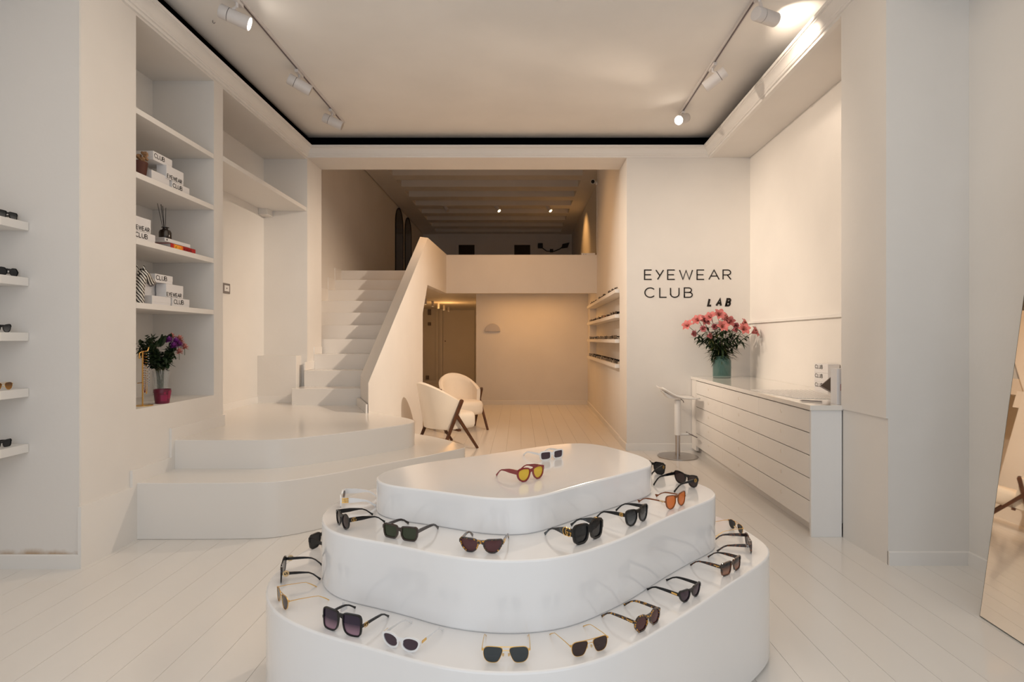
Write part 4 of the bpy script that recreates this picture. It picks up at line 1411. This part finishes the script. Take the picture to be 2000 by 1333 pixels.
for i, (dx, dy, dz) in enumerate(((.10, -.06, .475), (.12, -.005, .465), (.11, .05, .44), (.12, -.03, .43))):
    pompon('purple_flower', 'bright purple many-petalled flower in the niche bouquet', (-2.84 + dx, 4.46 + dy, z + dz), purple_m, 60, .036, .011, 'purple flowers of the niche bouquet')
for i, (dx, dy, dz) in enumerate(((.07, .025, .50), (.10, .075, .485), (.09, .11, .455), (.11, .13, .415), (.12, .04, .38))):
    pompon('pink_flower', 'pale pink flower at the right of the niche bouquet', (-2.84 + dx, 4.46 + dy, z + dz), blush_m, 26, .036, .017, 'pale pink flowers of the niche bouquet')

js = thing('necklace_stand', 'gold necklace stand at the left edge of the wall niche', 'jewellery stand', (-2.735, 4.105, z))
MB().lathe([(.056, 0), (.056, .006), (.050, .008)], seg=32).build('base', gold_m, js, smooth=True)
MB().tube([(0, -.02, .006), (0, -.02, .40)], .005, 10).build('post', gold_m, js, smooth=True)
MB().tube([(0, -.055, .345), (0, -.055, .385), (0, -.03, .395), (0, .03, .398), (0, .042, .412), (0, .046, .425)], .0042, 8).build('arm', gold_m, js, smooth=True)
MB().tube([(0, -.075, .17), (0, -.02, .17)], .003, 8).build('arm', gold_m, js, smooth=True)
for (nm, lb, y0, m, m2, L_) in (('necklace', 'necklace of red and black beads hanging on the gold stand', -.008, bead_red, ink_m, .30),
                                ('necklace', 'necklace of gold links hanging at the middle of the gold stand', .012, gold_m, gold_m, .31),
                                ('necklace', 'pale bead necklace hanging at the right end of the gold stand', .034, bead_blue, card_m, .26)):
    nt = thing(nm, lb, 'necklace', (-2.728, 4.105 + y0, z + .398))
    for mm, ph in ((m, 0), (m2, 1)):
        mb = MB()
        N = 46
        for q in range(N):
            if q % 2 != ph: continue
            u = q / (N - 1)
            zz = -L_ * math.sin(PI * u)
            yy = (u - .5) * .016 + .006 * math.sin(6 * u)
            c = Vector((.006 * math.cos(PI * u), yy, zz))
            mb.lathe([(.0012, -.003), (.0034, 0), (.0012, .003)], c.x, c.y, c.z, 6)
        mb.build('beads', mm, nt, kind='stuff')

# ================================================================== ARMCHAIRS
def armchair(label, loc, rz):
    t = thing('armchair', label, 'armchair', loc, rz, 'cream armchairs')
    # seat
    mb = MB()
    n = 28
    prof = [(.90, .250), (.97, .262), (1.0, .30), (1.0, .385), (.97, .425), (.90, .445), (.6, .455), (.2, .458)]
    outline = []
    for i in range(n):
        a = 2 * PI * i / n
        ca, sa = math.cos(a), math.sin(a)
        e = .55
        outline.append((.045 + .275 * math.copysign(abs(ca) ** e, ca), .285 * math.copysign(abs(sa) ** e, sa)))
    vs = []
    for (k, z_) in prof:
        for (x_, y_) in outline:
            vs.append((.02 + (x_ - .02) * k, y_ * k, z_))
    fs = []
    for i in range(len(prof) - 1):
        for j in range(n):
            j2 = (j + 1) % n
            fs.append((i * n + j, i * n + j2, (i + 1) * n + j2, (i + 1) * n + j))
    fs += [tuple(range(n))[::-1], tuple((len(prof) - 1) * n + j for j in range(n))]
    mb.add(vs, fs)
    o = mb.build('seat', boucle_m, t, smooth=True, angle=70)
    # wrap-round back
    NU, NV = 28, 8
    mb = MB()
    vs = []
    def surf(u, v, off):
        th_ = PI * u
        s_, c_ = math.sin(th_), math.cos(th_)
        zt_ = .60 + .228 * s_ ** .85
        z_ = .265 + (zt_ - .265) * v
        a = .305 + .105 * v - off
        b = (.322 - off) * (.93 + .07 * v)
        return (.015 - a * s_ ** .85, b * c_, z_)
    # outer then inner, closed with rounded top
    rows = []
    for v in [i / NV for i in range(NV + 1)]: rows.append([surf(u / NU, v, 0) for u in range(NU + 1)])
    r_ = [surf(u / NU, 1, .028) for u in range(NU + 1)]
    rows.append([(p[0], p[1], p[2] + .018) for p in r_])
    for v in [1 - i / NV for i in range(NV + 1)]: rows.append([surf(u / NU, v, .058) for u in range(NU + 1)])
    m2 = len(rows)
    for r in rows: vs += r
    fs = []
    w_ = NU + 1
    for i in range(m2):
        i2 = (i + 1) % m2
        for j in range(NU):
            fs.append((i * w_ + j, i * w_ + j + 1, i2 * w_ + j + 1, i2 * w_ + j))
    fs.append(tuple(i * w_ for i in range(m2)))
    fs.append(tuple(i * w_ + NU for i in range(m2))[::-1])
    mb.add(vs, fs)
    mb.build('backrest', boucle_m, t, smooth=True, angle=60)
    for s in (-1, 1):
        y = s * .335
        def bar(a, b, w, tk, cap=False):
            A, B = Vector((a[0], 0, a[1])), Vector((b[0], 0, b[1]))
            d = (B - A).normalized()
            nn = Vector((-d.z, 0, d.x))
            pts = [A + nn * w[0] / 2, A - nn * w[0] / 2, B - nn * w[1] / 2, B + nn * w[1] / 2]
            if cap:
                pts = [A + nn * w[0] / 2 - d * 0, A + nn * w[0] * .25 - d * w[0] * .35, A - nn * w[0] * .25 - d * w[0] * .35, A - nn * w[0] / 2] + pts[2:]
            return MB().extr([(p.x, y - tk / 2, p.z) for p in pts], (0, tk, 0))
        bar((.025, .615), (-.25, 0), (.046, .030), .032, True).build('leg', wood_m, t, bevel=.004)
        bar((-.055, .45), (.255, 0), (.042, .028), .030).build('leg', wood_m, t, bevel=.004)
    MB().box(-.02, .02, -.33, .33, .235, .262).build('crossbar', wood_m, t)
    return t


armchair('nearer cream boucle armchair seen from behind, beside the curved platform', (-.935, 7.255, 0), math.radians(35.6))
armchair('farther cream boucle armchair facing the camera behind the first one', (-.90, 8.62, 0), math.radians(-62))

# ================================================================== COUNTER, STOOL, FLOWERS
cab = thing('drawer_cabinet', 'long white cabinet of fifteen drawers along the right wall', 'cabinet', (2.3, 5.4, 0))


def CF(Y): return 2.03 + .035 * (Y - 3.92)


body = [(CF(3.945) + .022, 3.945), (CF(6.995) + .022, 6.995), (XA(6.995) - .005, 6.995), (XA(3.945) - .005, 3.945)]
MB().prism(body, .09, .885).build('body', cab_m, cab, world=True)
MB().prism([(CF(3.95) + .07, 3.95), (CF(6.99) + .07, 6.99), (CF(6.99) + .10, 6.99), (CF(3.95) + .10, 3.95)], 0, .09).build('kickboard', cab_m, cab, world=True)
MB().prism([(CF(3.92), 3.922), (2.244, 3.922), (2.244, 3.944), (CF(3.92), 3.944)], 0, .885).build('end_panel', cabend_m, cab, bevel=.002, world=True)
MB().prism([(CF(6.80), 6.80), (CF(6.99), 6.99), (CF(6.99) + .03, 6.99), (CF(6.80) + .03, 6.80)], .03, .885).build('end_panel', cab_m, cab, world=True)
rows_ = [.087, .246, .405, .565, .722, .878]
cols_ = [3.948, 4.87, 5.82, 6.795]
for ci in range(3):
    for ri in range(5):
        ya, yb = cols_[ci] + .0015, cols_[ci + 1] - .0015
        za, zt_ = rows_[ri] + .003, rows_[ri + 1] - .003
        dcy = (ya + yb) / 2
        d_ = MB().prism([(CF(ya), ya), (CF(yb), yb), (CF(yb) + .021, yb), (CF(ya) + .021, ya)], za, zt_).build('drawer', cab_m, cab, bevel=.0015, world=True)
        k_ = MB().lathe([(.0001, .004), (.010, .0035), (.0145, .002), (.015, 0)], seg=20).build('knob', pearl_m, d_, smooth=True)
        k_.location = (CF(dcy) - 2.3, dcy - 5.4, (za + zt_) / 2 + .018)
        k_.rotation_euler = (0, -PI / 2, math.radians(-2))
wt = MB().prism([(CF(3.91) - .012, 3.91), (CF(6.998) - .012, 6.998), (XA(6.998) - .002, 6.998), (XA(3.925) - .002, 3.925), (2.262, 3.925), (2.262, 3.91)], .885, .92).build('worktop', top_m, bevel=.003)
tag(wt, 'glossy white worktop over the drawer cabinet', 'worktop')

# stool
st = thing('bar_stool', 'white bar stool on a round steel base between the sign and the cabinet', 'stool', (1.857, 6.62, 0))
MB().lathe([(.225, 0), (.232, .004), (.232, .010), (.10, .018), (.04, .020)], seg=48).build('base', steel_m, st, smooth=True)
MB().lathe([(.028, .018), (.028, .26)], seg=24).build('column', steel_m, st, smooth=True)
MB().lathe([(.036, .255), (.037, .26), (.037, .66), (.030, .668)], seg=24).build('sleeve', plastic_m, st, smooth=True)
# bent shell seat
ctl = [(-.215, .818), (-.165, .785), (-.11, .748), (-.05, .716), (.02, .697), (.10, .690), (.17, .690), (.215, .693)]
vs = []
for (x_, z_) in ctl:
    hw = .19 * (1 - (abs(x_) / .30) ** 3 * .5)
    for q in range(9):
        yy = -hw + 2 * hw * q / 8
        vs.append((x_, yy, z_ + .018 * (yy / .19) ** 2))
fs = []
for i in range(len(ctl) - 1):
    for q in range(8):
        fs.append((i * 9 + q, i * 9 + q + 1, i * 9 + 10 + q, i * 9 + 9 + q))
o = MB().add(vs, fs).build('seat', plastic_m, st, smooth=True)
s_ = o.modifiers.new('s', 'SOLIDIFY')
s_.thickness = .014
MB().extr([(-.20, -.06, .775), (-.12, -.06, .690), (.06, -.06, .680), (.06, -.06, .690), (-.05, -.06, .706)], (0, .12, 0)).build('seat_bracket', plastic_m, st, bevel=.004)
MB().tube([(.02, -.03, .685), (.05, -.05, .66), (.055, -.055, .64)], .005, 8).build('lever', grayp_m, st, smooth=True)
MB().tube([(.03, 0, .262), (.155, 0, .262)], .016, 10).build('footrest_arm', plastic_m, st, smooth=True)
o = MB().box(-.045, .045, -.09, .09, -.006, .006).build('footrest', grayp_m, st, bevel=.004)
o.location = (.165, 0, .255)
o.rotation_euler = (0, .45, 0)

# flower vase on the counter
VX, VY, VZ = 2.405, 6.70, .92
va = thing('glass_vase', 'teal green glass vase of lilies on the far end of the counter', 'vase', (VX, VY, VZ))
MB().lathe([(.098, 0), (.104, .006), (.105, .02), (.105, .205), (.100, .222), (.082, .240), (.076, .252), (.080, .262), (.074, .262), (.070, .250), (.078, .236), (.096, .215),
            (.100, .200), (.100, .022), (.001, .018)], seg=40).build('vase_glass', vase_m, va, smooth=True)
MB().lathe([(.001, .020), (.0985, .024), (.0985, .185), (.001, .185)], seg=32).build('water', water_m, va, smooth=True)

petal_v = []


def lily_bloom(mb, c, axis, L, spread):
    axis = Vector(axis).normalized()
    ref = Vector((0, 0, 1)) if abs(axis.z) < .9 else Vector((1, 0, 0))
    a = axis.cross(ref).normalized()
    b = axis.cross(a)
    for i in range(6):
        ph = i * PI / 3 + (.1 if i % 2 else 0)
        rad = a * math.cos(ph) + b * math.sin(ph)
        side = axis.cross(rad)
        w = L * (.44 if i % 2 else .54)
        vs = []
        for j in range(7):
            t = j / 6
            ax = L * (.55 * math.sin(t * PI * .62))
            rd = L * spread * (t ** 1.3)
            p = c + axis * ax + rad * rd
            wd = w * math.sin(PI * (t * .93 + .03)) ** .75 * (1 if j < 6 else .3)
            vs += [p - side * wd / 2 + axis * wd * .12, p, p + side * wd / 2 + axis * wd * .12]
        fs = []
        for j in range(6):
            q = j * 3
            fs += [(q, q + 1, q + 4, q + 3), (q + 1, q + 2, q + 5, q + 4)]
        mb.add(vs, fs)


blooms = [(1190, 120, -.05, 'f'), (1245, 310, -.18, 'f'), (720, 300, .0, 'l'), (880, 215, .05, 'l'), (940, 340, -.1, 's'), (1000, 450, -.12, 's'), (750, 420, -.02, 's'),
          (1120, 310, .05, 's'), (1350, 235, .05, 'f'), (1470, 290, .05, 's'), (1590, 355, -.12, 'f'), (1730, 400, -.05, 'r'), (1085, 165, .05, 'l'), (960, 215, .1, 'f'),
          (1410, 350, -.05, 's'), (1255, 175, .02, 'r'), (1560, 270, .1, 'r')]
for i, (zx, zy, dy, fc) in enumerate(blooms):
    px, py = 1260 + zx / 8.333, 600 + zy / 8.333
    Yb = VY + dy
    X = (px - 1015) / 1100 * Yb
    Z = 1.38 - (py - 663) / 1100 * Yb
    if i == 0: lb, g = 'tallest coral pink lily standing above the others in the teal vase', None
    elif i == 1: lb, g = 'wide-open pink lily facing the room in the middle of the bunch', None
    elif i == 2: lb, g = 'leftmost coral pink lily of the bunch in the teal vase', None
    elif i == 11: lb, g = 'rightmost coral pink lily leaning towards the alcove wall', None
    elif i == 5: lb, g = 'small dusky pink lily hanging lowest in the bunch', None
    elif i == 6: lb, g = 'small dusky pink lily just below the leftmost one', None
    elif i == 10: lb, g = 'large open coral lily beside the rightmost one', None
    else: lb, g = 'coral pink lily in the bunch in the teal vase', 'coral pink lilies in the teal vase'
    a = R.uniform(0, 2 * PI)
    foot = Vector((VX - (X - VX) * .13 + .02 * math.cos(a), VY - dy * .12 + .02 * math.sin(a), VZ + .03))
    neck_ = Vector((VX + (X - VX) * .06, VY + dy * .1, VZ + .25))
    head = Vector((X, Yb, Z - .02))
    mid = neck_.lerp(head, .5) + Vector(((X - VX) * .02, 0, .03))
    t = thing('lily', lb, 'flower', foot, group=g)
    MB().tube([foot, neck_, mid, head], [.0045, .004, .0035, .003], 6).build('stem', stem_m, t, smooth=True, world=True)
    ax = {'f': (0.0, -.8, .35), 'l': (-.6, -.5, .45), 'r': (.6, -.5, .35), 's': (R.uniform(-.7, .7), -.5, .1)}[fc]
    mb = MB()
    lily_bloom(mb, head, ax, .108 if fc != 's' else .092, .72 if fc != 's' else .45)
    mb.build('bloom', petal_m if fc != 's' else petal2_m, t, smooth=True, world=True)
    A = Vector(ax).normalized()
    mb = MB()
    for q in range(6):
        d = (A + Vector((R.uniform(-.35, .35), R.uniform(-.2, .2), R.uniform(-.35, .35)))).normalized()
        mb.tube([head, head + d * .065], .0012, 4)
        mb.tube([head + d * .062 - Vector((.006, 0, 0)), head + d * .066 + Vector((.006, 0, 0))], .003, 5)
    mb.build('stamens', anther_m, t, world=True)
    mb = MB()
    for q in range(40):
        u = R.uniform(-.06, .84)
        p = neck_.lerp(mid, u * 2) if u < .5 else mid.lerp(head, u * 2 - 1)
        ph = R.uniform(0, 2 * PI)
        outw = Vector((math.cos(ph) * .8 + (X - VX) * 1.2, math.sin(ph) * .7, R.uniform(-.35, .7)))
        leaf_add(mb, p, outw, (0, 0, 1), R.uniform(.08, .15) * (1.2 - u * .6), R.uniform(.019, .030), R.uniform(.2, .6), 4)
    mb.build('leaves', leaf_m if i % 4 else leaf2_m, t, world=True, kind='stuff')
    if i % 3 == 0:
        mb = MB()
        bp = mid.lerp(head, .7)
        e = bp + Vector((R.uniform(-.06, .06), -.03, .05))
        mb.tube([bp, e, e + Vector((0, 0, .04))], [.002, .006, .002], 6)
        mb.build('bud', petal2_m, t, smooth=True, world=True)

# boxes on the counter
for i, (lb) in enumerate(('lowest white box lettered CLUB in the stack on the counter', 'middle white box lettered CLUB in the stack on the counter',
                          'topmost white box lettered CLUB in the stack on the counter')):
    z0 = .92 + .081 * i
    club_box(lb, 2.682, 2.782, 4.90, 5.125, z0, z0 + .080, 'CLUB', .016, h=.036, frac=.42, face='-x')
# tablet on a stand
tb = thing('tablet', 'dark tablet propped on a stand in front of the white boxes', 'tablet', (2.52, 4.45, .92))
o = MB().box(-.12, .12, -.005, .005, -.085, .085).build('tablet_body', grayp_m, tb, bevel=.003)
sc_ = MB().box(-.112, .112, -.008, -.0049, -.077, .077).build('screen', screen_m, o)
o.location = (0.02, .02, .115)
o.rotation_euler = (math.radians(-58), math.radians(-36), math.radians(12))
MB().tube([(.02, .03, .105), (.05, .06, .05), (.05, .06, .0)], .012, 10).build('stand_post', grayp_m, tb, smooth=True)
MB().lathe([(.06, 0), (.06, .008), (.03, .012)], .05, .06, 0, 24).build('stand_foot', grayp_m, tb, smooth=True)
# standing white carton near the pier
ct = thing('white_carton', 'upright white printed carton at the near end of the counter against the pier', 'carton', (2.275, 3.99, .92))
MB().box(-.045, .055, -.03, .05, 0, .252).build('carton_body', card_m, ct, bevel=.0015)
mb = MB()
for i, (x_, w_, h0, h1) in enumerate(((-.020, .004, .098, .145), (-.012, .005, .100, .140), (.000, .003, .115, .135), (.006, .006, .098, .150), (.015, .005, .10, .148))):
    for q in range(9):
        zz = h0 + (h1 - h0) * q / 9
        mb.box(x_, x_ + w_, -.0312, -.0298, zz, zz + (h1 - h0) / 9 * .7)
mb.build('printing', paper_red, ct)
# pen-like pointer beside the carton
tag(MB().tube([(2.20, 4.10, .926), (2.10, 4.18, .926), (2.085, 4.192, .924)], [.0045, .0045, .001], 8).build('pen', grayp_m, smooth=True), 'dark grey pen lying on the counter left of the white carton', 'pen')
# textured clear mat
mt = thing('display_mat', 'translucent white ribbed mat lying along the middle of the counter', 'mat', (2.33, 4.72, .92))
MB().prism([(2.10, 5.12), (2.14, 4.36), (2.50, 4.30), (2.62, 5.06)], .9205, .923).build('sheet', plastic_m, mt, world=True)
mb = MB()
for i in range(24):
    for j in range(13):
        u, v = (i + .5) / 24, (j + .5) / 13
        a = Vector((2.10, 5.12)).lerp(Vector((2.14, 4.36)), u)
        b = Vector((2.62, 5.06)).lerp(Vector((2.50, 4.30)), u)
        p = a.lerp(b, v)
        mb.lathe([(.011, 0), (.009, .002), (.003, .0035)], p.x, p.y, .922, 6)
mb.build('ribs', bead_m, mt, smooth=True, world=True, kind='stuff')

# ================================================================== SIGN ON THE BACK WALL
def px7(px, py): return ((px - 1015) / 1100 * 7.0, 1.38 - (py - 663) / 1100 * 7.0)


sgn = thing('wall_sign', 'black EYEWEAR CLUB lettering on the white wall above the stool', 'sign', (1.9, 7.0, 1.9))
X0, Z0 = px7(1258.6, 547.3)
h1 = 20.6 / 1100 * 7
st_ = [(q / 7.143 + 1200 - 1258.6) / 1100 * 7 for q in (420, 575, 742, 908, 1152, 1318, 1515)]
for c, m_ in letters('EYEWEAR', (X0, 6.999, Z0), (1, 0, 0), (0, 0, 1), h1, .105, .5, .003, starts=st_, xs=1.12):
    m_.build('letter', ink_m, sgn, world=True)
X0, Z0 = px7(1258.6, 582.2)
st_ = [(q / 7.143 + 1200 - 1258.6) / 1100 * 7 for q in (424, 632, 782, 975)]
for c, m_ in letters('CLUB', (X0, 6.999, Z0), (1, 0, 0), (0, 0, 1), h1, .105, .5, .003, starts=st_, xs=1.12):
    m_.build('letter', ink_m, sgn, world=True)
sg2 = thing('wall_sign', 'small heavy slanted LAB lettering on the wall above the lilies', 'sign', (2.4, 7.0, 1.75))
X0, Z0 = px7(1381.5, 599.3)
h2 = 16.8 / 1100 * 7
st_ = [(q / 7.143 + 1200 - 1381.5) / 1100 * 7 for q in (1306, 1422, 1556)]
for c, m_ in letters('LAB', (X0, 6.999, Z0), (1, 0, 0), (0, 0, 1), h2, .23, .3, .003, starts=st_, xs=.60, shear=.17):
    m_.build('letter', ink_m, sg2, world=True)

# half-moon sconce on the block wall under the loft
sn = thing('wall_sconce', 'grey half-moon sconce on the wall under the loft', 'wall lamp', (-.57, 11.9, 1.545))
a_ = [(.165 * math.cos(t * PI / 20), .165 * math.sin(t * PI / 20)) for t in range(21)]
MB().extr([(x_, -.045, z_) for x_, z_ in a_], (0, .044, 0)).build('shade', sconce_m, sn, bevel=.008)
MB().extr([(x_ * .55, -.052, z_ * .55) for x_, z_ in a_], (0, .009, 0)).build('inner_disc', sconce_m, sn, bevel=.002)

# ================================================================== LOFT DETAILS
for i, (ya, yb, lb) in enumerate(((13.72, 14.60, 'nearer tall dark arched mirror on the left wall of the loft'), (14.85, 15.70, 'farther tall dark arched mirror on the left wall of the loft'))):
    m_ = thing('arched_mirror', lb, 'mirror', (-3.035, (ya + yb) / 2, 2.54))
    hw = (yb - ya) / 2
    ht = 2.12
    pts = [(-hw, 0), (hw, 0)] + [(hw * math.cos(t * PI / 16), ht - hw * 1.0 + hw * 1.0 * math.sin(t * PI / 16)) for t in range(17)]
    MB().extr([(.0, a, b) for a, b in pts], (.016, 0, 0)).build('mirror_glass', arch_m, m_)
    MB().stroke([(a, b) for a, b in pts], .03, (0.001, 0, 0), (0, 1, 0), (0, 0, 1), .022, closed=True).build('mirror_frame', ink_m, m_)
cm = thing('security_camera', 'small white security camera high on the right wall beyond the opening', 'camera', (1.39, 10.10, 4.19))
MB().lathe([(.045, 0), (.045, .02), (.02, .03)], seg=20).build('mount', plastic_m, cm, smooth=True)
cm.children[-1].rotation_euler = (0, -PI / 2, 0)
MB().tube([(-.03, 0, 0), (-.06, -.03, .0), (-.09, -.10, -.01)], [.02, .038, .040], 20).build('camera_body', plastic_m, cm, smooth=True)
MB().tube([(-.09, -.10, -.01), (-.097, -.115, -.012)], [.034, .030], 20).build('lens', black_m, cm, smooth=True)
tag(MB().tube([(1.386, 10.12, 4.15), (1.388, 10.12, 3.6), (1.384, 10.13, 3.2), (1.388, 10.12, 2.93)], .004, 5).build('cable', plastic_m), 'thin white cable running down below the security camera', 'cable')
lg = thing('router_box', 'small flat white box on the loft ledge at the right', 'box', (1.27, 10.27, 2.91))
MB().box(-.15, .10, -.05, .05, 0, .035).build('case', plastic_m, lg, bevel=.004)
MB().box(-.12, -.10, -.052, -.049, .014, .020).box(-.08, -.06, -.052, -.049, .014, .020).build('vents', groove_m, lg)
wb = thing('wall_lamp', 'dark two-headed lamp on a curved arm on the far loft wall', 'wall lamp', (1.0, 17.6, 4.33))
MB().box(-.43, -.28, -.05, .09, -.10, .05).build('head', ink_m, wb, bevel=.01)
MB().extr([(.30, 0, -.10), (.50, 0, -.08), (.56, 0, .08), (.34, 0, .03)], (0, .09, 0)).build('head', ink_m, wb, bevel=.01)
MB().tube([(-.32, .0, -.08), (-.15, 0, -.20), (.08, 0, -.20), (.25, 0, -.13), (.36, 0, -.04)], .014, 8).build('arm', ink_m, wb, smooth=True)
MB().box(-.05, .05, .05, .10, -.22, -.12).tube([(0, .0, -.20), (0, .06, -.18)], .012, 8).build('bracket', ink_m, wb)

# small fittings seen down the corridor
for (px, py, hh, lb) in ((838, 610, .18, 'small dark fitting high on the corridor wall'), (838, 633, .10, 'small dark box below the fitting on the corridor wall'),
                         (834, 738, .12, 'small dark socket low on the corridor wall')):
    X = (px - 1015) / 1100 * 17.6
    Z = 1.38 - (py - 663) / 1100 * 17.6
    o = MB().box(X - .05, X + .05, 17.66, 17.70, Z - hh / 2, Z + hh / 2).build('wall_fitting', grayp_m, bevel=.006)
    tag(o, lb, 'fitting')

# ================================================================== LEANING MIRROR ON THE RIGHT
K = .131
mr = thing('leaning_mirror', 'tall frameless mirror leaning on the right wall', 'mirror', (2.285, 1.9, 0))
Lm = 3.38
cs, sn_ = math.cos(math.atan(K)), math.sin(math.atan(K))


def mpt(d, y, s):   # s along the slope, d behind the face; the glass is turned 3.6 degrees
    a = math.radians(3.6)
    u, w = s * sn_ + d * cs, y - 2.80
    return (2.285 + u * math.cos(a) + w * math.sin(a), 2.80 + w * math.cos(a) - u * math.sin(a), s * cs - d * sn_ + .003)


def mslab(d0, d1, y0, y1, s0, s1):
    v = [mpt(d, y, s) for d in (d0, d1) for (y, s) in ((y0, s0), (y1, s0), (y1, s1), (y0, s1))]
    return MB().add(v, [(0, 1, 2, 3), (7, 6, 5, 4), (0, 4, 5, 1), (1, 5, 6, 2), (2, 6, 7, 3), (3, 7, 4, 0)])


mslab(.0012, .022, 1.30, 2.80, 0, Lm).build('backing', medge_m, mr, world=True)
mslab(0, .001, 1.304, 2.796, .004, Lm - .004).build('mirror_glass', mirror_m, mr, world=True)
